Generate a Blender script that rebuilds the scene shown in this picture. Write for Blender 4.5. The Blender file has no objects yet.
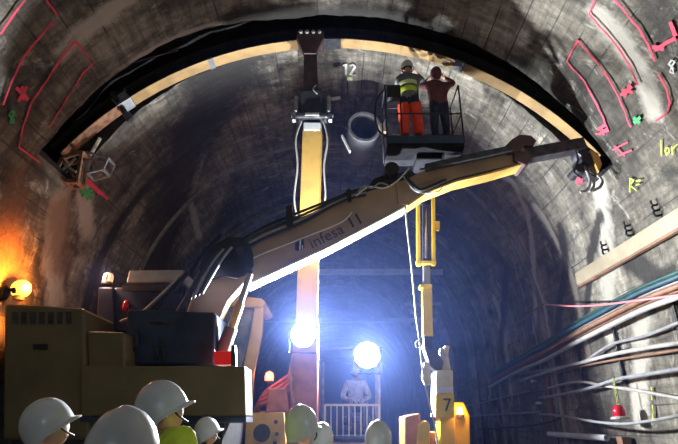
import bpy, math, random
from mathutils import Vector, Matrix, Quaternion, noise
random.seed(7)
PI = math.pi
sc = bpy.context.scene
COL = sc.collection
V = Vector

# ------------------------------------------------------------------ camera model
F, PITCH, CH = 500.0, math.radians(22.0), 1.65
ct, st = math.cos(PITCH), math.sin(PITCH)
def ray(u, v):
    du, dv = u - 339.0, 222.0 - v
    return V((du, F*ct - dv*st, F*st + dv*ct))
def P(u, v, Y):
    d = ray(u, v)
    t = Y / d.y
    return V((d.x*t, Y, CH + d.z*t))
# tunnel profile: half circle over upright walls
CX, ZC, R = -0.1, 3.65, 4.6
SW = PI*R/2
def lining(s, Y, off=0.0):
    if abs(s) <= SW:
        a = s/R
        return V((CX + (R+off)*math.sin(a), Y, ZC + (R+off)*math.cos(a)))
    return V((CX + math.copysign(R+off, s), Y, ZC - (abs(s)-SW)))
def on_lining(u, v, off=0.0):
    """point where the sight line meets the lining, 'off' metres in front of it"""
    d = ray(u, v); r = R - off
    a = d.x**2 + d.z**2
    b = 2*(d.x*(-CX) + d.z*(CH-ZC))
    c = CX**2 + (CH-ZC)**2 - r*r
    t = (-b + math.sqrt(max(b*b-4*a*c, 0)))/(2*a)
    p = V((d.x*t, d.y*t, CH + d.z*t))
    if p.z < ZC:
        x = CX + (r if d.x > 0 else -r)
        t = x/d.x
        p = V((d.x*t, d.y*t, CH + d.z*t))
    return p
def inward(p):
    if p.z < ZC: return V((1 if p.x < 0 else -1, 0, 0))
    return V((CX-p.x, 0, ZC-p.z)).normalized()

# ------------------------------------------------------------------ materials
def nt(name):
    m = bpy.data.materials.new(name); m.use_nodes = True
    t = m.node_tree; b = t.nodes['Principled BSDF']
    return m, t, b
def mat(name, col, rough=0.6, metal=0.0, var=0.25, scale=6.0, dirt=None, bump=0.0, spec=0.4, emit=None, es=0.0, alpha=None, trans=0.0):
    m, t, b = nt(name)
    N, L = t.nodes, t.links
    tc = N.new('ShaderNodeTexCoord')
    nz = N.new('ShaderNodeTexNoise'); nz.inputs['Scale'].default_value = scale; nz.inputs['Detail'].default_value = 6
    L.new(tc.outputs['Object'], nz.inputs['Vector'])
    rp = N.new('ShaderNodeValToRGB')
    c0 = [c*(1-var) for c in col]; c1 = [min(1, c*(1+var)) for c in col]
    if dirt: c0 = list(dirt)
    rp.color_ramp.elements[0].position = 0.32; rp.color_ramp.elements[1].position = 0.62 if not dirt else 0.5
    rp.color_ramp.elements[0].color = (*c0, 1); rp.color_ramp.elements[1].color = (*c1, 1)
    L.new(nz.outputs['Fac'], rp.inputs['Fac']); L.new(rp.outputs['Color'], b.inputs['Base Color'])
    b.inputs['Roughness'].default_value = rough; b.inputs['Metallic'].default_value = metal
    b.inputs['Specular IOR Level'].default_value = spec
    if trans: b.inputs['Transmission Weight'].default_value = trans
    if alpha is not None: b.inputs['Alpha'].default_value = alpha
    if emit:
        b.inputs['Emission Color'].default_value = (*emit, 1); b.inputs['Emission Strength'].default_value = es
    if bump:
        bp = N.new('ShaderNodeBump'); bp.inputs['Strength'].default_value = bump; bp.inputs['Distance'].default_value = 0.02
        L.new(nz.outputs['Fac'], bp.inputs['Height']); L.new(bp.outputs['Normal'], b.inputs['Normal'])
    return m

def concrete_material():
    m, t, b = nt('lining_concrete')
    N, L = t.nodes, t.links
    uv = N.new('ShaderNodeUVMap'); uv.uv_map = 'UVMap'
    def mapn(sx, sy):
        mp = N.new('ShaderNodeMapping'); mp.inputs['Scale'].default_value = (sx, sy, 1)
        L.new(uv.outputs['UV'], mp.inputs['Vector']); return mp
    def nz(sx, sy, detail=8, rough=0.6, dist=0.0):
        n = N.new('ShaderNodeTexNoise'); n.inputs['Scale'].default_value = 1; n.inputs['Detail'].default_value = detail
        n.inputs['Roughness'].default_value = rough; n.inputs['Distortion'].default_value = dist
        L.new(mapn(sx, sy).outputs['Vector'], n.inputs['Vector']); return n.outputs['Fac']
    def ramp(fac, stops):
        r = N.new('ShaderNodeValToRGB'); e = r.color_ramp.elements
        while len(e) < len(stops): e.new(0.5)
        for k, (p, c) in enumerate(stops):
            e[k].position = p; e[k].color = (*c, 1) if len(c) == 3 else c
        L.new(fac, r.inputs['Fac']); return r.outputs['Color']
    def mix(fac, a, bb, mode='MIX'):
        x = N.new('ShaderNodeMix'); x.data_type = 'RGBA'; x.blend_type = mode
        for sock, val in ((0, fac), (6, a), (7, bb)):
            if isinstance(val, (int, float)): x.inputs[sock].default_value = val
            elif isinstance(val, tuple): x.inputs[sock].default_value = (*val, 1)
            else: L.new(val, x.inputs[sock])
        return x.outputs[2]
    def math_(op, a, bb=None):
        x = N.new('ShaderNodeMath'); x.operation = op
        for k, val in enumerate((a, bb)):
            if val is None: continue
            if isinstance(val, (int, float)): x.inputs[k].default_value = val
            else: L.new(val, x.inputs[k])
        return x.outputs[0]
    g = lambda x: (x, x, x)
    big = nz(0.5, 0.55, 5, 0.55, 0.5)
    col = ramp(big, [(0.32, (0.055, 0.048, 0.038)), (0.48, (0.145, 0.128, 0.100)), (0.64, (0.29, 0.262, 0.205))])
    streak = nz(0.35, 3.4, 9, 0.65, 0.6)
    col = mix(0.75, col, ramp(streak, [(0.33, g(0.30)), (0.5, g(0.9)), (0.66, g(1.55))]), 'MULTIPLY')
    fine = nz(5.0, 7.0, 8, 0.7)
    col = mix(0.8, col, ramp(fine, [(0.30, g(0.42)), (0.5, g(0.95)), (0.68, g(1.55))]), 'MULTIPLY')
    calc = nz(1.3, 2.4, 10, 0.72, 1.2)
    col = mix(ramp(calc, [(0.57, g(0)), (0.66, g(0.75))]), col, (0.46, 0.425, 0.35))
    grain = nz(9.0, 0.9, 6, 0.7)
    col = mix(0.7, col, ramp(grain, [(0.36, g(0.45)), (0.5, g(1.0)), (0.64, g(1.4))]), 'MULTIPLY')
    fleck = nz(4.0, 4.5, 10, 0.8, 0.5)
    col = mix(ramp(fleck, [(0.58, g(0)), (0.68, g(0.7))]), col, (0.42, 0.385, 0.32))
    soot = nz(0.9, 1.2, 9, 0.72, 0.8)
    col = mix(ramp(soot, [(0.52, g(0)), (0.64, g(0.85))]), col, (0.028, 0.026, 0.024))
    # shutter-board joints along the tunnel, and construction joints around it
    sep = N.new('ShaderNodeSeparateXYZ'); L.new(uv.outputs['UV'], sep.inputs[0])
    def lines(coord, period, width):
        fr = math_('FRACT', math_('ADD', math_('DIVIDE', coord, period), 50.13))
        return math_('LESS_THAN', math_('ABSOLUTE', math_('SUBTRACT', fr, 0.5)), width/period)
    wob = math_('MULTIPLY', math_('SUBTRACT', nz(2.0, 0.6, 3), 0.5), 0.06)
    lb = lines(math_('ADD', sep.outputs[0], wob), 0.42, 0.011)
    gate = ramp(nz(1.1, 0.7, 4), [(0.45, g(0)), (0.55, g(1))])
    jl = math_('MULTIPLY', lb, gate)
    col = mix(math_('MULTIPLY', jl, 0.75), col, (0.03, 0.028, 0.025))
    # stains, plus painted shade and painted lamplight, laid down per vertex
    at = N.new('ShaderNodeAttribute'); at.attribute_name = 'stain_shading'
    sc_ = N.new('ShaderNodeSeparateColor'); L.new(at.outputs['Color'], sc_.inputs[0])
    brk = math_('MULTIPLY', math_('SUBTRACT', nz(2.2, 3.0, 8, 0.75), 0.5), 1.4)
    def thr(ch, amt):
        v = math_('ADD', ch, math_('MULTIPLY', brk, math_('MINIMUM', math_('MULTIPLY', ch, 3.0), 1.0)))
        return ramp(v, [(0.36, g(0)), (0.72, g(amt))])
    col = mix(thr(sc_.outputs[1], 0.8), col, (0.52, 0.48, 0.40))
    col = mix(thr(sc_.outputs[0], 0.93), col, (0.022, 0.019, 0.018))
    col = mix(thr(sc_.outputs[2], 0.7), col, (0.16, 0.085, 0.055))
    L.new(col, b.inputs['Base Color'])
    L.new(ramp(streak, [(0.35, g(0.55)), (0.65, g(0.9))]), b.inputs['Roughness'])
    b.inputs['Specular IOR Level'].default_value = 0.35
    bp = N.new('ShaderNodeBump'); bp.inputs['Strength'].default_value = 0.7; bp.inputs['Distance'].default_value = 0.06
    L.new(math_('SUBTRACT', math_('ADD', fine, math_('MULTIPLY', streak, 0.7)), math_('MULTIPLY', jl, 0.5)), bp.inputs['Height'])
    L.new(bp.outputs['Normal'], b.inputs['Normal'])
    return m

M = {}
M['lining'] = concrete_material()
M['rock'] = mat('slot_rock', (0.018, 0.017, 0.017), 0.9, var=0.6, scale=4, bump=0.6)
M['ballast'] = mat('ballast', (0.10, 0.09, 0.08), 0.95, var=0.6, scale=18, bump=0.8)
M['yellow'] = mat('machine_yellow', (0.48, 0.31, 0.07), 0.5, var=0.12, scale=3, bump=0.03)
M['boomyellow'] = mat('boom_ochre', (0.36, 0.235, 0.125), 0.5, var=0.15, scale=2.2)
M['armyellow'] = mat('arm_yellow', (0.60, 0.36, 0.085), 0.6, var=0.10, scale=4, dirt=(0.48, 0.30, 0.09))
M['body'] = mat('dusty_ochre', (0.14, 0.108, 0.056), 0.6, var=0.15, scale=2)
M['liftyellow'] = mat('lift_yellow', (0.85, 0.56, 0.02), 0.4, var=0.1, scale=4)
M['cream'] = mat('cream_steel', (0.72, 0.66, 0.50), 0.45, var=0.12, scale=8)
M['orange'] = mat('orange_steel', (0.40, 0.15, 0.09), 0.5, var=0.2, scale=6)
M['black'] = mat('black_rubber', (0.018, 0.018, 0.02), 0.55, var=0.3, scale=10)
M['matte'] = mat('matte_black', (0.014, 0.014, 0.017), 0.9, var=0.3, scale=10, spec=0.12)
M['dark'] = mat('dark_steel', (0.05, 0.05, 0.055), 0.45, 0.4, var=0.4, scale=9)
M['navy'] = mat('navy_panel', (0.03, 0.045, 0.085), 0.4, 0.2, var=0.25, scale=4)
M['maroon'] = mat('maroon_steel', (0.085, 0.05, 0.05), 0.55, 0.2, var=0.3, scale=6)
M['chrome'] = mat('chrome', (0.62, 0.63, 0.65), 0.2, 1.0, var=0.08)
M['grey'] = mat('grey_steel', (0.33, 0.33, 0.34), 0.5, 0.3, var=0.25, scale=8)
M['pale'] = mat('pale_plate', (0.36, 0.355, 0.34), 0.55, var=0.15, scale=5)
M['white'] = mat('white_paint', (0.78, 0.79, 0.78), 0.5, var=0.08, scale=6)
M['galv'] = mat('galvanised_duct', (0.13, 0.135, 0.14), 0.7, 0.1, var=0.25, scale=5)
M['archyellow'] = mat('arch_ochre', (0.27, 0.165, 0.06), 0.6, var=0.25, scale=3, bump=0.05)
M['archshade'] = mat('arch_web', (0.022, 0.019, 0.017), 0.7, 0.1, var=0.4, scale=5)  # shade on the backlit web and upper flange put into near-black
M['rust'] = mat('rusty_steel', (0.26, 0.13, 0.07), 0.75, 0.1, var=0.45, scale=9, bump=0.1)
M['wood'] = mat('pale_tray', (0.34, 0.285, 0.19), 0.6, var=0.15, scale=3)
M['helmet'] = mat('helmet_white', (0.58, 0.60, 0.61), 0.26, var=0.06, scale=12, spec=0.55)
M['skin'] = mat('skin', (0.50, 0.30, 0.21), 0.55, var=0.08, scale=14)
M['hair'] = mat('hair', (0.03, 0.022, 0.018), 0.7, var=0.3, scale=30)
M['eye'] = mat('eye', (0.06, 0.04, 0.03), 0.25, var=0.05)
M['lip'] = mat('lip', (0.36, 0.16, 0.13), 0.5, var=0.05)
M['jackdark'] = mat('dark_jacket', (0.035, 0.038, 0.048), 0.85, var=0.3, scale=16, bump=0.15)
M['jackgrey'] = mat('grey_jacket', (0.17, 0.19, 0.19), 0.85, var=0.2, scale=16, bump=0.15)
M['jackpale'] = mat('pale_jacket', (0.55, 0.58, 0.60), 0.8, var=0.15, scale=16, bump=0.15)
M['jackmaroon'] = mat('maroon_jacket', (0.17, 0.055, 0.065), 0.85, var=0.2, scale=16, bump=0.15)
M['hivis'] = mat('hi_vis_yellow', (0.62, 0.78, 0.06), 0.75, var=0.1, scale=16, bump=0.15)
M['trousdark'] = mat('dark_trousers', (0.03, 0.032, 0.045), 0.9, var=0.3, scale=16, bump=0.15)
M['trousnavy'] = mat('navy_trousers', (0.03, 0.035, 0.07), 0.9, var=0.3, scale=16, bump=0.15)
M['redfab'] = mat('red_fabric', (0.80, 0.07, 0.035), 0.75, var=0.12, scale=16)
M['boot'] = mat('boot', (0.03, 0.022, 0.016), 0.6, var=0.3, scale=20)
M['reflect'] = mat('reflective_tape', (0.75, 0.78, 0.72), 0.35, 0.2, var=0.05)
M['rope'] = mat('rope', (0.70, 0.70, 0.68), 0.8, var=0.12, scale=60)
M['redpaint'] = mat('red_spray', (0.72, 0.06, 0.11), 0.7, var=0.2, scale=5, dirt=(0.30, 0.05, 0.06))
M['greenpaint'] = mat('green_spray', (0.06, 0.36, 0.12), 0.7, var=0.25, scale=9)
M['limepaint'] = mat('lime_spray', (0.42, 0.48, 0.08), 0.7, var=0.3, scale=9)
M['whitepaint'] = mat('white_spray', (0.5, 0.5, 0.47), 0.7, var=0.3, scale=9)
M['logo'] = mat('logo_blue', (0.02, 0.025, 0.09), 0.5, var=0.05)
M['letter'] = mat('lettering_dark', (0.10, 0.07, 0.05), 0.5, var=0.1)
M['limesign'] = mat('lime_plate', (0.72, 0.80, 0.40), 0.5, var=0.06)
M['cgreen'] = mat('green_cable', (0.02, 0.065, 0.055), 0.5, var=0.2)
M['cblue'] = mat('teal_cable', (0.03, 0.075, 0.10), 0.5, var=0.2)
M['corange'] = mat('orange_cable', (0.25, 0.125, 0.07), 0.55, var=0.2)
M['cbrown'] = mat('brown_cable', (0.22, 0.12, 0.075), 0.6, var=0.2)
M['cgrey'] = mat('grey_cable', (0.27, 0.27, 0.28), 0.55, var=0.15)
M['cwhite'] = mat('white_cable', (0.42, 0.40, 0.37), 0.5, var=0.12)
M['pink'] = mat('pink_hose', (0.72, 0.24, 0.26), 0.5, var=0.12)
M['plaster'] = mat('orange_fender', (0.50, 0.20, 0.05), 0.5, var=0.2)
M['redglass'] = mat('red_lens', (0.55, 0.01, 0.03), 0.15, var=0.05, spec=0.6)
M['taillight'] = mat('tail_lens', (0.75, 0.03, 0.03), 0.25, var=0.05, emit=(1, 0.03, 0.03), es=0.22)
M['floodlens'] = mat('flood_lens', (1, 1, 1), 0.3, var=0, emit=(0.86, 0.93, 1.0), es=90)
M['amberlens'] = mat('amber_lens', (1, 0.5, 0.1), 0.3, var=0, emit=(1.0, 0.50, 0.06), es=2.6)
M['beaconlens'] = mat('beacon_lens', (1, 0.45, 0.25), 0.2, var=0, emit=(1.0, 0.34, 0.20), es=1.5)
M['beaconcore'] = mat('beacon_core', (1, 0.7, 0.5), 0.3, var=0, emit=(1.0, 0.75, 0.6), es=6)
M['redlens'] = mat('red_beacon_lens', (1, 0.2, 0.1), 0.3, var=0, emit=(1.0, 0.24, 0.11), es=3.5)
M['amberlow'] = mat('amber_beacon_lens', (1, 0.5, 0.1), 0.3, var=0, emit=(1.0, 0.48, 0.10), es=8)
M['glass'] = mat('cab_glass', (0.62, 0.74, 0.72), 0.12, var=0.25, scale=7, trans=0.75)

# ------------------------------------------------------------------ mesh builder
def smooth_path(pts, k=6):
    pts = [V(p) for p in pts]
    if len(pts) < 3: return pts
    out = []
    for i in range(len(pts)-1):
        p0 = pts[max(i-1, 0)]; p1 = pts[i]; p2 = pts[i+1]; p3 = pts[min(i+2, len(pts)-1)]
        for j in range(k):
            t = j/k
            out.append(0.5*((2*p1) + (p2-p0)*t + (2*p0-5*p1+4*p2-p3)*t*t + (3*p1-p0-3*p2+p3)*t**3))
    out.append(pts[-1]); return out
class MB:
    def __init__(s): s.v = []; s.f = []; s.mi = []; s.cur = 0
    def add(s, vs, fs):
        b = len(s.v); s.v += [V(x) for x in vs]
        for f in fs: s.f.append([i+b for i in f]); s.mi.append(s.cur)
    def box(s, c, size, rot=None):
        c = V(c); h = V(size)/2
        vs = []
        for x in (-1, 1):
            for y in (-1, 1):
                for z in (-1, 1):
                    p = V((x*h.x, y*h.y, z*h.z))
                    if rot is not None: p = rot @ p
                    vs.append(c+p)
        s.add(vs, [(0,1,3,2),(4,6,7,5),(0,4,5,1),(2,3,7,6),(0,2,6,4),(1,5,7,3)])
        return s
    def frame(s, d, up=(0,0,1)):
        d = V(d).normalized(); up = V(up)
        if abs(d.dot(up)) > 0.97: up = V((0,1,0)) if abs(d.y) < 0.9 else V((1,0,0))
        x = d.cross(up).normalized(); y = x.cross(d).normalized()
        return x, y, d
    def cyl(s, p0, p1, r0, r1=None, n=14, cap=True):
        p0, p1 = V(p0), V(p1); r1 = r0 if r1 is None else r1
        x, y, d = s.frame(p1-p0)
        vs = []
        for p, r in ((p0, r0), (p1, r1)):
            for k in range(n):
                a = 2*PI*k/n; vs.append(p + x*(r*math.cos(a)) + y*(r*math.sin(a)))
        fs = [(k, (k+1) % n, n+(k+1) % n, n+k) for k in range(n)]
        if cap: fs += [tuple(range(n-1, -1, -1)), tuple(range(n, 2*n))]
        s.add(vs, fs); return s
    def tube(s, pts, r, n=8, k=6, curve=True):
        pts = smooth_path(pts, k) if curve else [V(p) for p in pts]
        rr = r if callable(r) else (lambda t: r)
        vs, fs = [], []
        up = V((0.13, 0.31, 0.94))
        m = len(pts)
        for i, p in enumerate(pts):
            d = (pts[min(i+1, m-1)] - pts[max(i-1, 0)])
            if d.length < 1e-9: d = V((0,0,1))
            x, y, d = s.frame(d, up)
            q = rr(i/(m-1))
            for j in range(n):
                a = 2*PI*j/n; vs.append(p + x*(q*math.cos(a)) + y*(q*math.sin(a)))
        for i in range(m-1):
            for j in range(n):
                fs.append((i*n+j, i*n+(j+1) % n, (i+1)*n+(j+1) % n, (i+1)*n+j))
        fs += [tuple(range(n-1, -1, -1)), tuple(range((m-1)*n, m*n))]
        s.add(vs, fs); return s
    def prism(s, poly, vec):
        poly = [V(p) for p in poly]; vec = V(vec); n = len(poly)
        s.add(poly + [p+vec for p in poly],
              [tuple(range(n-1, -1, -1)), tuple(range(n, 2*n))] + [(k, (k+1) % n, n+(k+1) % n, n+k) for k in range(n)])
        return s
    def pprism(s, px, Yf, w):
        """outline given at its own distance, solid through w metres of depth"""
        pts = []
        for (u, v) in px:
            Y = Yf(u) if callable(Yf) else Yf
            pts.append(P(u, v, Y))
        return s.prism(pts, (0, w, 0))
    def beam(s, p0, p1, w, h, up=(0,0,1), w1=None, h1=None):
        p0, p1 = V(p0), V(p1); x, y, d = s.frame(p1-p0, up)
        w1 = w if w1 is None else w1; h1 = h if h1 is None else h1
        vs = []
        for p, a, b in ((p0, w, h), (p1, w1, h1)):
            vs += [p-x*a/2-y*b/2, p+x*a/2-y*b/2, p+x*a/2+y*b/2, p-x*a/2+y*b/2]
        s.add(vs, [(3,2,1,0),(4,5,6,7),(0,1,5,4),(1,2,6,5),(2,3,7,6),(3,0,4,7)]); return s
    def ball(s, c, r, n=14, m=9):
        c = V(c); r = V(r) if not isinstance(r, (int, float)) else V((r, r, r))
        vs = [c+V((0,0,r.z))]
        for i in range(1, m):
            t = PI*i/m
            for k in range(n):
                a = 2*PI*k/n
                vs.append(c + V((r.x*math.sin(t)*math.cos(a), r.y*math.sin(t)*math.sin(a), r.z*math.cos(t))))
        vs.append(c-V((0,0,r.z)))
        fs = [(0, 1+k, 1+(k+1) % n) for k in range(n)]
        for i in range(m-2):
            for k in range(n):
                fs.append((1+i*n+k, 1+(i+1)*n+k, 1+(i+1)*n+(k+1) % n, 1+i*n+(k+1) % n))
        L_ = len(vs)-1
        fs += [(L_, 1+(m-2)*n+(k+1) % n, 1+(m-2)*n+k) for k in range(n)]
        s.add(vs, fs); return s
    def lathe(s, c, axis, prof, n=20):
        c = V(c); x, y, d = s.frame(axis)
        vs, fs = [], []
        for (r, h) in prof:
            for k in range(n):
                a = 2*PI*k/n; vs.append(c + d*h + x*(r*math.cos(a)) + y*(r*math.sin(a)))
        for i in range(len(prof)-1):
            for k in range(n):
                fs.append((i*n+k, i*n+(k+1) % n, (i+1)*n+(k+1) % n, (i+1)*n+k))
        s.add(vs, fs); return s
    def build(s, name, mats, parent=None, smooth=False, bevel=0.0, local=False, flat_deg=None):
        mats = mats if isinstance(mats, (list, tuple)) else [mats]
        me = bpy.data.meshes.new(name)
        o = bpy.data.objects.new(name, me); COL.objects.link(o)
        if parent is not None:
            o.parent = parent
            org = V((0,0,0)) if local else root_loc(parent)
        elif local: org = V((0,0,0))
        else:
            lo = V([min(p[i] for p in s.v) for i in range(3)]); hi = V([max(p[i] for p in s.v) for i in range(3)])
            org = V(((lo.x+hi.x)/2, (lo.y+hi.y)/2, lo.z)); o.location = org
        me.from_pydata([p-org for p in s.v], [], s.f)
        for m_ in mats: me.materials.append(M[m_] if isinstance(m_, str) else m_)
        me.polygons.foreach_set('material_index', s.mi)
        if smooth:
            me.polygons.foreach_set('use_smooth', [True]*len(me.polygons))
            if flat_deg:
                try: me.set_sharp_from_angle(angle=math.radians(flat_deg))
                except Exception: pass
        me.update()
        if bevel:
            b = o.modifiers.new('bevel', 'BEVEL'); b.width = bevel; b.segments = 2; b.limit_method = 'ANGLE'; b.angle_limit = math.radians(40)
        return o
def root_loc(o):
    p = V((0,0,0))
    while o is not None:
        p = p + o.location; o = o.parent
    return p
def tag(o, label, cat, group=None):
    o['label'] = label; o['category'] = cat
    if group: o['group'] = group
    return o
def thing(name, label, cat, loc, group=None, rz=0.0):
    o = bpy.data.objects.new(name, None); COL.objects.link(o); o.empty_display_size = 0.2
    o.location = loc; o.rotation_euler = (0, 0, rz)
    return tag(o, label, cat, group)
def struct(o):
    o['kind'] = 'structure'; return o
def plabel(o, text):
    o['label'] = text; return o
def fn(u0, y0, u1, y1): return lambda u: y0 + (y1-y0)*(u-u0)/(u1-u0)

# ------------------------------------------------------------------ the tunnel
SLOT0, SLOT1, SLOTA = 6.72, 7.40, math.radians(68)
def slot_edge(s):
    t = max(0.0, min(1.0, (-s/R - .15)/.5)); return -0.30*t*t*(3-2*t)
def seg_d(s, Y, pts):
    best = 9
    for (a, b) in zip(pts, pts[1:]):
        ax, ay, bx, by = *a, *b
        dx, dy = bx-ax, by-ay
        t = max(0, min(1, ((s-ax)*dx+(Y-ay)*dy)/(dx*dx+dy*dy+1e-9)))
        best = min(best, math.hypot(s-ax-t*dx, Y-ay-t*dy))
    return best
def to_sy(u, v):
    p = on_lining(u, v)
    if p.z >= ZC: return (R*math.atan2(p.x-CX, p.z-ZC), p.y)
    return (math.copysign(SW + ZC - p.z, p.x), p.y)
# damp stains, calcite runs, rusty patches, painted shade and painted warm light (shape traced on the lining itself): (channel, half width, points)
ST = []
def stain_shading(ch, w, px): ST.append((ch, w, [to_sy(u, v) for (u, v) in px]))
stain_shading(0, 0.16, [(640,262),(660,282),(672,270)])
stain_shading(0, 0.75, [(236,62),(205,110),(182,165),(168,215),(160,262)])  # cast shadow painted as a dark band on the left vault
stain_shading(0, 0.30, [(222,62),(196,120),(176,180)])  # inner strip of the same painted shadow
stain_shading(0, 0.28, [(235,24),(280,17),(330,15),(390,19),(440,32)])
stain_shading(0, 0.12, [(600,215),(590,260),(585,320)])
stain_shading(0, 0.16, [(560,300),(556,345),(560,380)])
stain_shading(0, 0.20, [(505,280),(500,340),(502,420)])
stain_shading(1, 0.14, [(130,-4),(95,22),(62,52)])
stain_shading(1, 0.16, [(598,14),(622,45),(640,75),(652,110)])
stain_shading(1, 0.22, [(598,185),(603,230),(608,290),(612,330)])
stain_shading(1, 0.10, [(480,165),(512,182),(528,215),(533,265),(534,330)])
stain_shading(1, 0.22, [(645,300),(640,360),(640,420)])
stain_shading(1, 0.12, [(140,70),(180,46),(225,30)])
stain_shading(1, 0.10, [(205,150),(190,200),(200,240)])
stain_shading(2, 0.25, [(20,180),(10,240),(12,300)])
stain_shading(2, 0.3, [(60,210),(58,260)])
stain_shading(2, 0.16, [(548,370),(546,440)])
stain_shading(0, 0.22, [(632,262),(655,280),(650,300)])
stain_shading(0, 0.14, [(560,225),(566,270),(560,300)])
stain_shading(1, 0.25, [(60,205),(52,260),(56,300)])  # warm lamplight on the left wall, painted as a pale patch
stain_shading(1, 0.2, [(85,190),(88,230)])  # second pale patch of the painted warm light
for _k in range(10):     # vertical damp runs on both walls, further in
    y = 9.5 + _k*1.9 + random.uniform(-.5, .5)
    for sgn in (-1, 1):
        ST.append((random.choice((0, 0, 1)), random.uniform(.08, .25), [(sgn*random.uniform(3.5, 6.5), y), (sgn*random.uniform(8, 11), y+random.uniform(-.3, .3))]))

def vault(name, s0, s1, ns, ys, slot):
    ss = [s0 + (s1-s0)*i/ns for i in range(ns+1)]
    rows = []
    for y in ys: rows.append((y, False))
    if slot:
        rows = [(y, f) for (y, f) in rows if y < SLOT0-.45 or y > SLOT1+.05]
        rows += [(SLOT0-.4, False), (SLOT0-.25, False), (SLOT0-.1, False), (SLOT0, False), (SLOT0+.01, True), (SLOT0+.17, True), (SLOT0+.34, True), (SLOT0+.51, True), (SLOT1-.01, True), (SLOT1, False)]
        rows.sort()
    vs, uvs, stn, flags = [], [], [], []
    for (y, fl) in rows:
        for s_ in ss:
            ins = fl and abs(s_/R) < SLOTA
            edge = slot and SLOT0-.02 <= y <= SLOT1+.02
            yy = y
            if slot and SLOT0-.45 < y < SLOT0+.02: yy = y + slot_edge(s_)*max(0.0, min(1.0, (y-SLOT0+.45)/.45))
            if edge: yy += 0.035*noise.noise(V((s_*2.3, y*.3, 1.7))) + .02*noise.noise(V((s_*7, y*.3, 4.7)))
            off = 0.025*noise.noise(V((s_*.9, y*.9, 0))) + 0.012*noise.noise(V((s_*3.1, y*3.1, 5)))
            if not slot: off *= .4
            if ins:
                fade = min(1, (SLOTA-abs(s_/R))/0.05)
                off = (0.72 + 0.10*noise.noise(V((s_*1.7, y*2.5, 9))))*fade
            vs.append(lining(s_, yy, off)); uvs.append((s_, y)); flags.append(ins)
            c = [0, 0, 0]
            if y < 32:
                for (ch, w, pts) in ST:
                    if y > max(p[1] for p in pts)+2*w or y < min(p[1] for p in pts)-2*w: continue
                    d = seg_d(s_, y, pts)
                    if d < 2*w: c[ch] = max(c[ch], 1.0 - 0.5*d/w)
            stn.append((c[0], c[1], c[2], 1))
    n = ns+1
    fs, mi = [], []
    for i in range(len(rows)-1):
        for j in range(ns):
            f = (i*n+j, (i+1)*n+j, (i+1)*n+j+1, i*n+j+1)
            fs.append(f); mi.append(1 if any(flags[k] for k in f) else 0)
    me = bpy.data.meshes.new(name); me.from_pydata(vs, [], fs)
    me.materials.append(M['lining']); me.materials.append(M['rock'])
    me.polygons.foreach_set('material_index', mi)
    me.polygons.foreach_set('use_smooth', [m_ == 0 for m_ in mi])
    uvl = me.uv_layers.new(name='UVMap')
    for lp in me.loops: uvl.data[lp.index].uv = uvs[lp.vertex_index]
    ca = me.color_attributes.new('stain_shading', 'FLOAT_COLOR', 'POINT')
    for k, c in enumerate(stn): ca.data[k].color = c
    o = bpy.data.objects.new(name, me); COL.objects.link(o); return struct(o)
ys = [-4 + .25*i for i in range(24)] + [2 + .1*i for i in range(100)] + [12 + .35*i for i in range(40)] + [26 + 1.5*i for i in range(24)]
SA = R*math.radians(75)
S_END = SW + ZC + 0.05
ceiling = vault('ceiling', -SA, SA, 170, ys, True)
wall_left = vault('wall_left', -S_END, -SA, 66, ys, False)
wall_right = vault('wall_right', SA, S_END, 66, ys, False)
fl = MB(); nx, ny = 40, 90
for j in range(ny+1):
    for i in range(nx+1):
        x = CX-4.75 + 9.5*i/nx; y = -4 + 66*(j/ny)
        fl.v.append(V((x, y, -0.03+0.025*noise.noise(V((x*3, y*3, 0))))))
for j in range(ny):
    for i in range(nx):
        a = j*(nx+1)+i; fl.f.append([a, a+1, a+nx+2, a+nx+1]); fl.mi.append(0)
struct(fl.build('floor', 'ballast', local=True))
# tunnel end far away
e = MB(); e.prism([lining(-S_END + 2*S_END*i/60, 61.5, .1) for i in range(61)], (0, .3, 0))
struct(e.build('wall_end', 'rock', local=True))
def ring(n, Y, w, depth, m):
    b = MB(); k = 80; vs = []; fs = []
    for i in range(k+1):
        s_ = -S_END*.99 + 2*S_END*.99*i/k
        for (yy, o_) in ((Y, .1), (Y, -depth), (Y+w, -depth), (Y+w, .1)): vs.append(lining(s_, yy, o_))
    for i in range(k):
        for j in range(4): fs.append((i*4+j, i*4+(j+1) % 4, (i+1)*4+(j+1) % 4, (i+1)*4+j))
    b.add(vs, fs); return struct(b.build('trim_%d' % n, m, local=True))
M['ring'] = mat('ring_rib', (0.19, 0.185, 0.17), 0.8, var=0.5, scale=3, bump=0.2)
ring(1, 10.9, 0.14, 0.03, 'ring'); ring(2, 14.2, .25, .12, 'ring'); ring(3, 15.1, .25, .14, 'ring'); ring(4, 17.0, .3, .16, 'ring')
ring(5, 20.0, .4, .30, 'ring'); ring(6, 24.0, .4, .25, 'ring')

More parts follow.
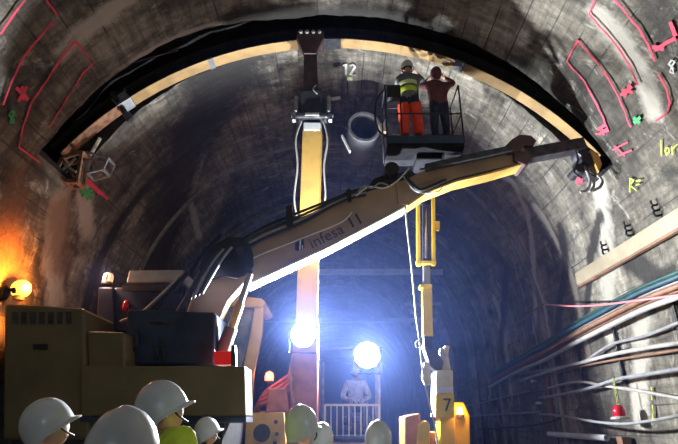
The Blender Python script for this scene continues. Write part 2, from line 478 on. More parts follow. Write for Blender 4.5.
# spray marks: thin paint ribbons lying on the lining
def ribbon(b, pts, w):
    """pts: world points on the lining"""
    L_ = []
    for i, p in enumerate(pts):
        d = (pts[min(i+1, len(pts)-1)] - pts[max(i-1, 0)]).normalized()
        nrm = inward(p); sd = d.cross(nrm).normalized()
        ww = w*(0.75 + 0.5*random.random())
        L_.append((p-sd*ww/2, p+sd*ww/2, p+sd*ww/2+nrm*.006, p-sd*ww/2+nrm*.006))
    vs = [q for t in L_ for q in t]; fs = []
    for i in range(len(pts)-1):
        for j in range(4): fs.append((i*4+j, i*4+(j+1) % 4, (i+1)*4+(j+1) % 4, (i+1)*4+j))
    fs += [(0,1,2,3), ((len(pts)-1)*4+3, (len(pts)-1)*4+2, (len(pts)-1)*4+1, (len(pts)-1)*4)]
    b.add(vs, fs)
def px_line(pts, n=7, jit=0.5):
    out = []
    for (a, c) in zip(pts, pts[1:]):
        k = max(2, int(math.hypot(a[0]-c[0], a[1]-c[1])/n))
        for i in range(k): out.append((a[0]+(c[0]-a[0])*i/k + random.uniform(-jit, jit), a[1]+(c[1]-a[1])*i/k + random.uniform(-jit, jit)))
    out.append(pts[-1]); return [on_lining(u, v, 0.034) for (u, v) in out]
def spray(lines, w, m, parent, label, name='spray_mark', jit=.5):
    b = MB()
    for ln in lines: ribbon(b, px_line(ln, 7, jit), w)
    return plabel(b.build(name, m, parent, local=True), label)
CE, WL, WR = ceiling, wall_left, wall_right
spray([[(28,-4),(17,10),(4,28),(0,34)]], .025, 'redpaint', CE, 'red spray line at the upper left corner')
spray([[(44,-4),(58,16)]], .025, 'redpaint', CE, 'short red spray stroke at the top left')
spray([[(53,22),(38,39),(24,56),(12,80),(3,105)]], .025, 'redpaint', CE, 'long red spray line curving down the left')
spray([[(75,41),(93,63),(83,73),(49,127)],[(75,41),(61,58),(47,80),(32,102),(22,129),(19,147)]], .025, 'redpaint', CE, 'red sprayed outline of a long box on the left')
spray([[(19,147),(39,162)]], .026, 'redpaint', CE, 'red spray tail at the foot of the left outline')
spray([[(16,88),(28,100)],[(27,87),(18,101)],[(20,92),(24,98)],[(22,86),(23,100)]], .05, 'redpaint', CE, 'red spray blot beside the left outline')
spray([[(84,177),(94,186),(108,199)],[(86,181),(100,194)]], .05, 'redpaint', CE, 'thick red spray stroke below the slot on the left')
spray([[(80,186),(92,199)],[(82,196),(92,188)],[(80,191),(93,193)],[(85,186),(88,200)]], .05, 'greenpaint', CE, 'green spray blot below the slot on the left')
spray([[(12,111),(9,115),(13,119),(14,123),(10,122),(12,117),(14,112),(12,111)]], .03, 'greenpaint', CE, 'small green figure eight on the left', jit=.2)
spray([[(597,-3),(589,14),(594,20),(606,33),(618,47),(630,66),(638,85)]], .025, 'redpaint', CE, 'red sprayed line curving down beside the pale run on the right')
spray([[(612,-4),(638,27),(648,44),(655,61)],[(659,74),(667,90),(670,102),(667,114),(656,121)]], .025, 'redpaint', CE, 'outer red spray line at the upper right')
spray([[(578,40),(567,61),(584,81),(597,105),(609,131),(596,134)],[(578,40),(604,71),(619,97),(631,127)]], .025, 'redpaint', CE, 'red sprayed outline of a long box on the right')
spray([[(621,95),(632,86)],[(622,90),(633,92)],[(624,97),(630,84)]], .045, 'redpaint', CE, 'red spray patch inside the right hand lines')
spray([[(598,130),(606,124)],[(599,134),(608,129)],[(601,126),(604,135)]], .05, 'redpaint', CE, 'red blot at the foot of the right outline')
spray([[(613,150),(628,142)],[(618,156),(632,150)],[(615,146),(625,156)]], .025, 'redpaint', CE, 'faint red scribble above the yellow letters')
spray([[(670,22),(676,36)],[(655,50),(667,42),(676,38)],[(653,47),(664,49)]], .045, 'redpaint', CE, 'red scribble at the far upper right')
spray([[(576,178),(583,182)],[(577,183),(582,177)]], .09, 'redpaint', CE, 'pink red patch beside the claw')
spray([[(634,117),(640,123)],[(640,117),(634,123)]], .05, 'greenpaint', CE, 'green dab on the right')
spray([[(672,60),(669,64),(673,68),(674,73),(670,72),(672,66),(675,62),(672,60)]], .022, 'whitepaint', CE, 'white figure eight at the far right', jit=.2)
spray([[(661,140),(662,156)],[(667,147),(665,151),(667,155),(670,151),(668,147)],[(672,146),(673,155)],[(673,149),(678,144)]], .022, 'limepaint', CE, 'yellow sprayed letters on the right', jit=.2)
spray([[(630,178),(630,192)],[(630,179),(634,180),(631,184)],[(631,186),(637,191)],[(636,181),(641,180)],[(636,185),(640,184)]], .022, 'limepaint', CE, 'smaller yellow sprayed letters on the right', jit=.2)
spray([[(652,387),(652,400)],[(653,405),(653,420)]], .03, 'limepaint', WR, 'yellow spray dashes on the right wall', jit=.4)
spray([[(343,66),(346,64),(346,75)],[(350,66),(353,64),(355,67),(350,75),(356,75)]], .045, 'whitepaint', CE, 'white number 12 on the crown', jit=.2)
b = MB(); p = on_lining(350, 78, .04); nr = inward(p); b.beam(p, p+nr*.02, .11, .11, up=(0,1,0))
plabel(b.build('number_plate', 'limesign', CE, local=True), 'small lime square under the crown number')
b = MB(); p = on_lining(336, 98, .04); b.beam(p, p+inward(p)*.02, .2, .1, up=(.3,1,0))
plabel(b.build('number_plate', 'cream', CE, local=True), 'small pale plate beside the breaker arm')

# ------------------------------------------------------------------ steel arch being lifted into the slot
AX, AZ, AR = -0.15, 2.84, 5.25
def apt(deg, r, Y): a = math.radians(deg); return V((AX + r*math.sin(a), Y, AZ + r*math.cos(a)))
def arc_bar(b, d0, d1, r0, r1, Y0, Y1, n=None):
    n = n or max(4, int(abs(d1-d0)/2)); vs, fs = [], []
    for i in range(n+1):
        d = d0+(d1-d0)*i/n
        vs += [apt(d, r0, Y0), apt(d, r0, Y1), apt(d, r1, Y1), apt(d, r1, Y0)]
    for i in range(n):
        for j in range(4): fs.append((i*4+j, i*4+(j+1) % 4, (i+1)*4+(j+1) % 4, (i+1)*4+j))
    fs += [(0,1,2,3), (n*4+3, n*4+2, n*4+1, n*4)]
    b.add(vs, fs)
AY0, AY1 = 7.12, 7.36
arch = thing('steel_arch', 'long curved ochre steel arch with shade painted black, spanning the tunnel crown', 'steel arch', (AX, 7.24, 5.2))
joints = [-56.5, -44, -40.5, -2.5, 2.5, 47, 57]
for (d0, d1) in ((-56.5,-43.5),(-40.5,-2.0),(2.0,26),(26.5,57)):
    b = MB(); arc_bar(b, d0, d1, AR, AR+.018, AY0, AY1)
    plabel(b.build('lower_flange', 'archyellow' if d0 > -50 else 'rust', arch), 'ochre underside of the arch' if d0 > -50 else 'rust brown underside of the arch foot')
b = MB(); arc_bar(b, -43.4, -40.6, AR-.012, AR+.03, AY0-.01, AY1+.01); arc_bar(b, -43.4, -40.6, AR, AR+.2, AY0+.02, AY1-.02)
plabel(b.build('joint_plate', 'grey', arch), 'grey splice plate')
b = MB(); arc_bar(b, 24.8, 26.8, AR-.014, AR+.03, AY0-.01, AY1+.01); b.build('joint_plate', 'galv', arch)
b = MB(); arc_bar(b, -24.5, -23.4, AR-.014, AR+.03, AY0-.01, AY1+.01); b.build('joint_plate', 'galv', arch)
b = MB(); arc_bar(b, -2, 2, AR-.012, AR+.03, AY0-.01, AY1+.01); b.build('joint_plate', 'dark', arch)
b = MB(); arc_bar(b, -56.5, 57, AR+.018, AR+.23, 7.225, 7.255, 80); b.build('web', 'archshade', arch)
b = MB(); arc_bar(b, -56.5, 57, AR+.23, AR+.25, AY0, AY1, 80); b.build('upper_flange', 'archshade', arch)
for d in (-50, -34, -27, -18, -10, 10, 18, 33, 41, 50):
    b = MB(); arc_bar(b, d-.12, d+.12, AR+.018, AR+.23, AY0+.01, AY1-.01, 2); b.build('stiffener', 'archshade', arch)
# spacer prop across to the slot at the left joint
b = MB(); b.cyl(P(112, 93, 7.14), P(127, 116, 7.22), .05, n=10); b.cyl(P(126, 114, 7.2), P(131, 120, 7.24), .065, n=10); b.build('spacer_bar', 'dark', arch)
b = MB(); b.cyl(P(125,65,7.14), P(178,50,7.14), .022, n=8); plabel(b.build('glare_rod', 'chrome', arch), 'thin bright rod standing in for glare on the slot')  # glare on the slot, shaped as an added chrome rod
# foot bracket frames at the left end
def bracket(px, Y, w, m, r=.03):
    b = MB(); pts = [P(u, v, Y) for (u, v) in px]; back = [p+V((0, w, 0)) for p in pts]
    k = len(pts)
    for i in range(k):
        j = (i+1) % k
        b.beam(pts[i], pts[j], r, r); b.beam(back[i], back[j], r, r); b.beam(pts[i], back[i], r, r)
    b.beam(pts[0], pts[2], r*.7, r*.7); return b.build('foot_bracket', m, arch)
bracket([(62,158),(82,152),(77,182),(66,181),(57,169)], 7.1, .22, 'rust', .05)
plabel(bracket([(86,152),(108,158),(103,169),(87,173)], 7.3, .25, 'grey', .035), 'open grey box bracket')
b = MB(); b.beam(P(60,172,7.08), P(76,158,7.08), .03, .03); b.beam(P(64,164,7.06), P(76,172,7.06), .03, .03); b.build('foot_bracket', 'pale', arch)
b = MB(); b.tube([P(100,138,7.34), P(92,152,7.34), P(82,168,7.34), P(80,182,7.34)], .03, n=6); b.build('hanging_strap', 'cream', arch)

# ------------------------------------------------------------------ excavator in front: ochre body, cranked boom to the right
ex = thing('excavator', 'ochre excavator on the left with its cranked boom reaching right under the arch', 'excavator', (-2.7, 7.4, 0))
Y0 = 6.3
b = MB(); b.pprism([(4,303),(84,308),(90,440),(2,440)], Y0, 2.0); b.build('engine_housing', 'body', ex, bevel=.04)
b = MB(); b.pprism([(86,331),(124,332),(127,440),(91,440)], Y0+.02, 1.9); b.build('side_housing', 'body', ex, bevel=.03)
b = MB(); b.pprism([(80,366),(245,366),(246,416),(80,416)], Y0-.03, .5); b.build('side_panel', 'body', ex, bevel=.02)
b = MB(); b.pprism([(80,416.5),(246,416.5),(246,422),(80,422)], Y0-.01, .5); b.build('lower_stripe', 'navy', ex)
b = MB(); b.pprism([(60,423),(224,423),(220,462),(64,462)], Y0+.1, 1.3); b.build('slew_base', 'dark', ex)
b = MB()
for k in range(7): b.pprism([(12+9*k,312),(17+9*k,312),(17+9*k,324),(12+9*k,324)], Y0-.012, .02)
b.build('vent_grille', 'dark', ex)
b = MB(); b.pprism([(33,344),(47,344),(47,349.5),(33,349.5)], Y0-.015, .03); b.build('handle_recess', 'black', ex)
b = MB(); b.pprism([(30,420),(47,420),(47,436),(30,436)], Y0-.02, .05); plabel(b.build('reflector_plate', 'pale', ex), 'small pale plate low on the body')
b = MB(); b.pprism([(126,309),(215,312),(215,365),(126,365)], Y0+.35, 1.0); b.build('fuel_tank', 'navy', ex, bevel=.03)
for (a, c) in (((134,352),(136,330)),((155,360),(156,345)),((150,322),(168,322)),((160,338),(163,362))):
    b = MB(); b.tube([P(*a, Y0+.33), P((a[0]+c[0])/2+2, (a[1]+c[1])/2, Y0+.28), P(*c, Y0+.33)], .018, n=6); b.build('hose', 'dark', ex, smooth=True)
b = MB(); b.pprism([(214,351),(231,351),(231,364.5),(214,364.5)], Y0+.05, .14); tl = plabel(b.build('tail_light', 'taillight', ex, bevel=.01), 'red tail light')
b = MB(); b.pprism([(231,345),(235,345),(236,366),(231,366)], Y0+.05, .1); b.build('light_guard', 'dark', ex)
# dark cowl with pale lid and its beacon
b = MB(); b.pprism([(114,287),(184,285),(184,332),(110,332)], 7.25, .95); b.build('engine_cowl', 'navy', ex, bevel=.03)
b = MB(); b.pprism([(129,270),(183,269.5),(183.5,282),(126,283)], 7.2, .9); plabel(b.build('cowl_lid', 'pale', ex, bevel=.02), 'pale lid plate on top of the dark cowl')
b = MB(); b.pprism([(122,285),(180,284),(180,291),(122,291)], 7.2, .02); b.build('cowl_trim', 'dark', ex)
b = MB(); b.ball(P(126,306,7.22), (.055,.05,.09), 12, 8); plabel(b.build('mirror', 'redglass', ex, smooth=True), 'round mirror with a red reflection painted in')  # reflection put into the ball as red colour
b = MB(); b.pprism([(98,287),(113,287),(115,333),(96,333)], 7.2, .28); b.build('beacon_post', 'navy', ex, bevel=.02)
bc = P(107, 284.5, 7.3)
b = MB(); b.lathe(bc, (0,0,1), [(0,0),(.085,0),(.085,.03),(.06,.04),(0,.04)]); be = b.build('beacon', 'dark', ex)
b = MB(); b.lathe(bc, (0,0,1), [(.072,.03),(.076,.09),(.07,.14),(.05,.17),(0,.185)]); b.build('beacon_lens', 'beaconlens', be, smooth=True)
b = MB(); b.cyl(bc+V((0,-.072,.05)), bc+V((0,-.078,.13)), .02, n=8); b.build('lamp_core', 'rust', be)
# boom
YB = fn(190, 7.15, 590, 6.75)
BW = .26
b = MB(); b.pprism([(178,334),(190,300),(205,268),(222,246),(236,238),(246,242),(252,262),(246,281),(228,301),(213,334)], lambda u: YB(u)+.02, BW-.04)
b.build('lower_boom', 'boomyellow', ex, bevel=.03)
b = MB(); b.pprism([(160,334),(178,306),(196,276),(212,254),(224,246),(206,270),(196,298),(190,334)], lambda u: YB(u)+.04, BW-.08); b.build('boom_foot', 'dark', ex, bevel=.02)
b = MB(); b.pprism([(240,240),(262,232),(300,217),(345,200),(372,190),(398,183),(409,196),(404,207),(330,246),(252,284),(247,276)], YB, BW)
boom = b.build('boom', 'boomyellow', ex, bevel=.015)
b = MB(); b.pprism([(247,283.5),(330,245.5),(405,206),(405.5,207.5),(330.5,247),(246.5,286)], lambda u: YB(u)-.03, BW+.05)  # floodlight on the lower edge put into a cream colour
plabel(b.build('boom_flange', 'cream', ex), 'lower flange of the boom, painted pale as if lit')
# knuckle
c = P(225, 262, 7.05)
for yy in (BW+.03, -.04):
    b = MB(); b.pprism([(198,268),(204,254),(214,244),(228,237),(241,237),(249,243),(253,254),(253,266),(247,274),(236,278),(222,276),(210,280),(202,276)], 7.05+yy, .05); kn = b.build('knuckle_plate', 'black', ex, bevel=.01)
for (a, c2) in ((247,270),(240,250),(212,262)):
    b = MB(); b.cyl(P(a, c2, 6.97), P(a, c2, 6.97)+V((0,.45,0)), .06, n=14); b.build('pivot_pin', 'dark', ex, smooth=True, flat_deg=40)
# cylinder
b = MB(); b.cyl(P(229,336,6.86), P(240,304,6.86), .062, n=16); cy = b.build('lift_cylinder', 'yellow', ex, smooth=True, flat_deg=40)
b = MB(); b.cyl(P(222,354,6.86), P(231,328,6.86), .095, n=16); b.build('cylinder_sleeve', 'body', cy, smooth=True, flat_deg=40)
b = MB(); b.cyl(P(239,307,6.86), P(250,274,6.86), .045, n=14); b.build('cylinder_rod', 'grey', cy, smooth=True, flat_deg=40)
# hoses on the boom
for k, (dv, mm) in enumerate(((-1,'black'),(3,'dark'),(7,'cgrey'),(11,'black'))):
    b = MB(); b.tube([P(u, v+dv*(.55 if u > 330 else 1), YB(u)-.03-.012*k) for (u, v) in ((238,243),(262,229),(300,213),(335,199),(352,192),(366,189))], .021, n=7)
    b.build('hose', mm, boom, smooth=True)
b = MB(); b.tube([P(u, v, YB(u)-.04) for (u, v) in ((246,262),(262,254),(300,239),(340,223),(352,212))], .01, n=6); b.build('hose', 'cream', boom, smooth=True)
b = MB(); b.pprism([(286,206),(292,204),(293,226),(289,230),(286,224)], lambda u: 6.9, .05); b.build('hose_clamp', 'black', boom)
b = MB(); b.pprism([(346,190),(350,188),(352,200),(348,202)], lambda u: 6.86, .05); b.build('hose_clamp', 'black', boom)
for k in range(4):
    b = MB(); b.tube([P(190+4*k, 300-2*k, 6.9), P(196+5*k, 284-2*k, 6.9), P(208+5*k, 264-2*k, 6.9), P(220+4*k, 250-k, 6.9)], .02, n=7); b.build('hose', 'cgrey' if k % 2 else 'black', kn, smooth=True)
for k in range(3):
    b = MB(); b.tube([P(120+10*k,322,7.0), P(142+6*k,312,6.95), P(160+4*k,296,6.95), P(184+3*k,272,6.95)], .02, n=7); b.build('hose', 'black' if k else 'cgrey', ex, smooth=True)
# lettering
def text_mesh(body, size, origin, xdir, ydir, nrm, depth=.006):
    cu = bpy.data.curves.new('t', 'FONT'); cu.body = body; cu.size = size; cu.extrude = depth; cu.resolution_u = 3
    to = bpy.data.objects.new('t', cu); COL.objects.link(to)
    dg = bpy.context.evaluated_depsgraph_get(); dg.update()
    me = bpy.data.meshes.new_from_object(to.evaluated_get(dg))
    vs = [origin + xdir*v.co.x + ydir*v.co.y + nrm*v.co.z for v in me.vertices]
    fs = [tuple(p_.vertices) for p_ in me.polygons]
    bpy.data.objects.remove(to); bpy.data.meshes.remove(me); return vs, fs
def on_boom(u, v): return P(u, v, YB(u)-.004)
p0, p1 = on_boom(312, 249), on_boom(358, 226)
xd = (p1-p0).normalized(); nr = V((0,-1,0)); nr = (nr - xd*nr.dot(xd)).normalized(); yd = nr.cross(xd).normalized()
b = MB(); b.add(*text_mesh('infesa', .245, p0, xd, yd, nr)); b.build('lettering', 'letter', boom)
b = MB(); q = on_boom(350, 229); b.add(*text_mesh('11', .25, q, xd, yd, nr, .012)); b.build('unit_number', 'black', boom)
b = MB(); q = on_boom(296, 252)
def bl(x, y): return q + xd*x + yd*y + nr*.004
b.prism([bl(.02,0), bl(.14,0), bl(.19,.13), bl(.07,.13)], nr*.006); b.prism([bl(.0,.03), bl(.03,0), bl(.08,.12), bl(.05,.13)], nr*.008)
lg = b.build('logo', 'logo', boom)
b = MB(); b.prism([bl(.055,.0), bl(.075,0), bl(.15,.13), bl(.125,.13)], nr*.011); b.prism([bl(.10,.0), bl(.115,0), bl(.14,.045), bl(.12,.045)], nr*.011); b.build('logo_stripe', 'cream', lg)
# elbow, dipper and square extension
b = MB(); b.pprism([(371,196),(380,182),(390,176),(402,172),(412,170),(420,178),(416,199),(404,206),(385,199)], lambda u: YB(u)+.05, BW-.1); b.build('elbow_bracket', 'dark', ex, bevel=.02)
b = MB(); b.pprism([(396,182),(412,178),(420,196),(408,205),(398,204)], lambda u: YB(u)-.03, .05); b.build('elbow_cheek', 'boomyellow', ex, bevel=.01)
b = MB(); b.pprism([(366,189),(374,178),(392,172),(398,180),(384,190)], lambda u: YB(u)+.06, .3); b.build('valve_block', 'black', ex, bevel=.02)
b = MB(); b.cyl(P(392,168,6.8), P(392,168,6.8)+V((0,.5,0)), .11, n=16); b.build('pivot_pin', 'black', ex, smooth=True, flat_deg=40)
dip_px = [(398,186),(412,176),(440,163),(470,156),(505,149),(523,146),(528,154),(522,163),(490,170),(455,178),(425,190),(412,197)]
b = MB(); b.pprism(dip_px, YB, BW-.02); dip = b.build('dipper', 'boomyellow', ex, bevel=.015)
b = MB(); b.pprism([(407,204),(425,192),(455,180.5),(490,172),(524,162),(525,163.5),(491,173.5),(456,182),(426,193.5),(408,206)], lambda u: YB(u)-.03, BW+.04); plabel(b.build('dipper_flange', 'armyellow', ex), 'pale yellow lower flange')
b = MB(); b.tube([P(u, v, 6.78) for (u, v) in ((404,176),(412,184),(420,190),(432,186),(446,180))], .028, n=7); b.build('hose', 'black', dip, smooth=True)
b = MB(); b.tube([P(u, v, 6.76) for (u, v) in ((356,196),(368,187),(384,188),(396,182),(404,174),(409,168))], .012, n=6); b.build('hose', 'cream', dip, smooth=True)
b = MB(); b.tube([P(u, v, 6.75) for (u, v) in ((358,192),(364,186),(372,188),(380,183),(390,186))], .012, n=6); b.build('hose', 'cgrey', dip, smooth=True)
b = MB(); b.tube([P(u, v, 6.74) for (u, v) in ((402,174),(408,183),(418,192),(436,192),(442,188))], .010, n=6); b.build('hose', 'cgrey', dip, smooth=True)
b = MB(); b.beam(P(425,168,6.78), P(512,149,6.72), .12, .1); b.build('crowd_cylinder', 'dark', ex, bevel=.02)
b = MB(); b.pprism([(504,147),(512,139),(520,134),(531,135),(537,140),(534,145),(524,145),(520,152),(508,154)], lambda u: 6.78, .34); b.build('link_arm', 'maroon', ex, bevel=.02)
b = MB(); b.pprism([(514,152),(528,150),(532,160),(526,165),(514,160)], lambda u: 6.76, .4); b.build('tip_casting', 'maroon', ex, bevel=.02)
b = MB(); b.beam(P(521,157,6.95), P(583,145.5,6.9), .22, .19); b.build('square_extension', 'dark', ex, bevel=.012)
# claw holding the arch's right foot
b = MB(); b.pprism([(577,143),(588,146),(596,152),(600,162),(596,176),(590,172),(586,160),(578,153)], lambda u: 6.86, .26); b.build('claw_body', 'dark', ex, bevel=.015)
b = MB(); b.cyl(P(588,158,6.82), P(588,158,6.82)+V((0,.34,0)), .10, n=16); b.cyl(P(580,168,6.84), P(580,168,6.84)+V((0,.3,0)), .07, n=16); b.build('claw_motor', 'black', ex, smooth=True, flat_deg=40)
b = MB(); b.pprism([(590,150),(598,153),(602,164),(599,172),(594,160)], lambda u: 6.8, .06); plabel(b.build('claw_cheek', 'armyellow', ex), 'yellow claw cheek plate')
for pts in ([(584,166),(590,180),(587,190),(580,192)], [(594,172),(602,180),(600,187),(592,191)], [(588,172),(594,184),(590,192)]):
    b = MB(); b.tube([P(u, v, 6.9) for (u, v) in pts], .022, n=6); b.build('claw_finger', 'grey', ex, smooth=True)
b = MB(); b.tube([P(u, v, 6.84) for (u, v) in ((574,148),(578,160),(574,172),(582,178))], .018, n=6); b.build('hose', 'black', ex, smooth=True)
# cab on the far side
cab = MB()
Yc = 7.95
cabroot = None
b = MB(); b.pprism([(218,300),(226,294),(262,298),(266,303),(262,308),(222,306)], Yc-.05, 1.0); cabroot = b.build('cab_roof', 'yellow', ex, bevel=.03)
b = MB(); b.pprism([(255,304),(264,304),(262,335),(254,372),(250,412),(240,414),(242,372),(250,335)], Yc-.02, .09); b.build('cab_pillar', 'yellow', ex, bevel=.015)
b = MB(); b.pprism([(255,304),(264,304),(262,335),(254,372),(250,412),(240,414),(242,372),(250,335)], Yc+.82, .09); b.build('cab_pillar', 'yellow', ex, bevel=.015)
b = MB(); b.pprism([(212,304),(220,304),(218,412),(210,412)], Yc, .08); b.build('cab_pillar', 'yellow', ex, bevel=.015)
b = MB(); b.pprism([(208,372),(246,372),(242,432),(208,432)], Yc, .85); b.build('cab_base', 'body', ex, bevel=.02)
b = MB(); b.pprism([(219,306),(254,306),(249,335),(242,371),(219,371)], Yc+.04, .012); b.build('cab_window', 'glass', ex)
b = MB(); b.pprism([(228,345),(240,345),(239,372),(226,372)], Yc+.4, .4); b.build('cab_seat', 'black', ex, bevel=.04)
b = MB(); b.pprism([(219,304),(256,304),(251,335),(244,374),(241,374),(248,335),(253,308),(222,308)], Yc+.02, .03); b.build('window_seal', 'black', ex)
# undercarriage on the ground
for yy in (6.75, 8.1):
    b = MB(); pts = []
    for k in range(13):
        a = PI/2 + PI*k/12; pts.append(V((-3.7+.42*math.cos(a), yy, .45+.42*math.sin(a))))
    for k in range(13):
        a = -PI/2 + PI*k/12; pts.append(V((-1.5+.42*math.cos(a), yy, .45+.42*math.sin(a))))
    b.prism(pts, (0, .5, 0)); b.build('crawler_track', 'black', ex, bevel=.03)
b = MB(); b.box((-2.6, 7.6, .8), (2.2, 1.2, .8)); b.build('track_frame', 'dark', ex, bevel=.04)

# ------------------------------------------------------------------ second excavator: upright arm to the crown
e2 = thing('excavator', 'yellow excavator with its arm held straight up to the crown of the arch', 'excavator', (-.3, 9.8, 0))
def armP(t): return V((-.56+.10*t, 8.62-1.12*t, 2.0+4.42*t))
b = MB(); b.beam(armP(-.12), armP(.27), .46, .40, up=(0,-1,.2), w1=.40, h1=.36); b.build('lower_arm', 'orange', e2, bevel=.025)  # red beacon light put into the orange of this section
b = MB(); b.beam(armP(.27), armP(.99), .345, .34, up=(0,-1,.2), w1=.335, h1=.28); arm = b.build('upper_arm', 'armyellow', e2, bevel=.02)
b = MB(); b.beam(armP(.985), armP(1.02), .30, .3, up=(0,-1,.2)); plabel(b.build('arm_collar', 'white', e2, bevel=.02), 'white collar at the top of the arm')
for (x0, sg) in ((-.18, -1), (.18, 1)):
    b = MB(); b.tube([armP(1.02)+V((x0, -.16, 0)), armP(.94)+V((x0*1.5,-.2,0)), armP(.84)+V((x0*1.25,-.2,0)), armP(.72)+V((x0*1.45,-.2,0)), armP(.64)+V((x0*1.1,-.2,0))], .017, n=6); b.build('hose', 'cwhite', arm, smooth=True)
    b = MB(); b.tube([armP(1.06)+V((x0*1.1, -.1, 0)), armP(.98)+V((x0*1.7,-.1,0)), armP(.9)+V((x0*1.45,-.14,0)), armP(.8)+V((x0*1.3,-.16,0))], .022, n=6); b.build('hose', 'black', arm, smooth=True)
b = MB(); b.box(armP(.63)+V((-.22,-.17,0)), (.16,.06,.05)); b.box(armP(.63)+V((-.28,-.17,0)), (.03,.08,.12)); b.build('hose_clip', 'armyellow', arm)
ta, tb = armP(1.02), P(311, 92, 7.3)
b = MB(); b.beam(ta+V((0,-.04,.08)), tb+V((0,-.02,0)), .50, .36, up=(0,-1,.2), w1=.40, h1=.34); b.build('tool_head', 'black', e2, bevel=.05)
b = MB(); b.beam(ta+V((0,-.1,.02)), ta+V((0,-.12,.12)), .56, .30, up=(0,-1,.2)); b.build('quick_coupler', 'dark', e2, bevel=.03)
b = MB(); b.cyl(ta+V((-.36,-.2,.05)), ta+V((.36,-.2,.05)), .032, n=10); b.build('coupler_pin', 'grey', e2, smooth=True)
for sx in (-1, 1):
    b = MB(); b.box(ta+V((sx*.31,-.2,.0)), (.06,.1,.12)); b.cyl(ta+V((sx*.28,-.24,.1)), ta+V((sx*.28,-.24,.42)), .035, n=8); b.build('coupler_block', 'grey', e2, bevel=.01)
b = MB(); b.beam(ta+V((-.12,-.255,.04)), ta+V((.12,-.255,.04)), .03, .05); plabel(b.build('coupler_plate', 'white', e2), 'white plate at the coupler')
b = MB(); b.tube([tb+V((.1,-.22,-.02)), tb+V((.05,-.25,-.12)), tb+V((.12,-.25,-.22))], .012, n=6); b.build('hose', 'cgrey', e2, smooth=True)
tc_ = P(310.5, 46, 7.12)
b = MB(); b.beam(tb, tc_, .26, .24, up=(0,-1,.2), w1=.22, h1=.2); b.build('tool_shaft', 'maroon', e2, bevel=.015)
td = V((tc_.x, 7.0, 8.04))
pr = [tc_+V((-.11,-.1,-.25)), tc_+V((.11,-.1,-.25)), td+V((.24,-.03,-.06)), td+V((.24,-.03,.10)), td+V((-.24,-.03,.10)), td+V((-.24,-.03,-.06))]
b = MB(); b.prism(pr, (0, .1, 0)); b.box(td+V((0,.18,-.02)), (.46,.4,.05)); b.build('support_fork', 'maroon', e2, bevel=.01)
for k in range(4):
    b = MB(); b.cyl(td+V((-.165+.11*k,-.03,.05)), td+V((-.165+.11*k,-.075,.05)), .03, n=8); b.build('bolt', 'grey', e2)
# floodlight on the arm
def floodlight(parent, c, r, m='floodlens', aim=(0,-1,-.12)):
    aim = V(aim).normalized(); b = MB(); x, y, d = b.frame(aim)
    b.lathe(c, d, [(0,-.14),(r*.6,-.12),(r*.95,-.03),(r*1.06,0),(r*1.06,.02),(r*.96,.02),(r*.96,0),(0,-.01)], 24); f_ = b.build('floodlight', 'dark', parent, smooth=True, flat_deg=40)
    b = MB(); b.lathe(c, d, [(r*.95,.0),(r*.8,.02),(r*.4,.03),(0,.032)], 24); b.build('lamp_lens', m, f_, smooth=True)
    b = MB(); b.tube([c-d*.05-x*r*1.1, c-d*.05-x*r*1.1-y*r*1.4, c-d*.05+x*r*1.1-y*r*1.4, c-d*.05+x*r*1.1], .012, n=6, curve=False); b.build('lamp_bracket', 'dark', f_)
    return f_
floodA = P(303, 335, 7.72)
fa = plabel(floodlight(e2, floodA, .19), 'lit floodlight on the arm')
b = MB(); b.beam(floodA+V((0,.1,-.03)), V((floodA.x-.02, 8.25, floodA.z-.06)), .06, .06); b.build('lamp_arm', 'dark', fa)
# hoses coloured orange for the red beacon light on them, and body
for k in range(4):
    b = MB(); b.tube([P(294-2*k, 372+6*k, 8.3), P(280, 382+5*k, 8.4), P(266-3*k, 392+5*k, 8.5), P(258, 404+4*k, 8.6)], .035, n=7); b.build('hose', 'orange', e2, smooth=True)
b = MB(); b.tube([P(296,345,8.3), P(290,375,8.25), P(294,405,8.2)], .03, n=7); b.build('hose', 'corange', e2, smooth=True)
b = MB(); b.pprism([(246,413),(284,412),(287,460),(244,460)], 8.0, .12); b.build('front_plate', 'armyellow', e2, bevel=.015)
b = MB(); c = P(262, 433, 7.99); b.cyl(c, c+V((0,-.02,0)), .125, n=24); plabel(b.build('plate_hole', 'black', e2), 'round black opening')
for (u, v) in ((276,422),(277,434),(251,420),(275,443)):
    q_ = P(u, v, 7.99); b = MB(); b.cyl(q_, q_+V((0,-.03,0)), .03, n=8); b.build('bolt', 'dark', e2)
b = MB(); b.box((-.98, 10.3, 1.38), (1.0, 2.6, .95)); b.build('engine_housing', 'armyellow', e2, bevel=.05)
b = MB(); b.pprism([(268,388),(286,388),(288,412),(266,412)], 8.15, .4); b.build('boom_foot', 'orange', e2, bevel=.02)
rb = P(269, 383, 8.5)
b = MB(); b.cyl(rb-V((0,0,.5)), rb, .03, n=8); b.lathe(rb, (0,0,1), [(0,0),(.08,0),(.08,.03),(0,.03)]); rbe = b.build('beacon', 'dark', e2)
b = MB(); b.lathe(rb, (0,0,1), [(.07,.03),(.075,.1),(.06,.16),(0,.19)], 16); plabel(b.build('beacon_lens', 'redlens', rbe, smooth=True), 'lit red lens')
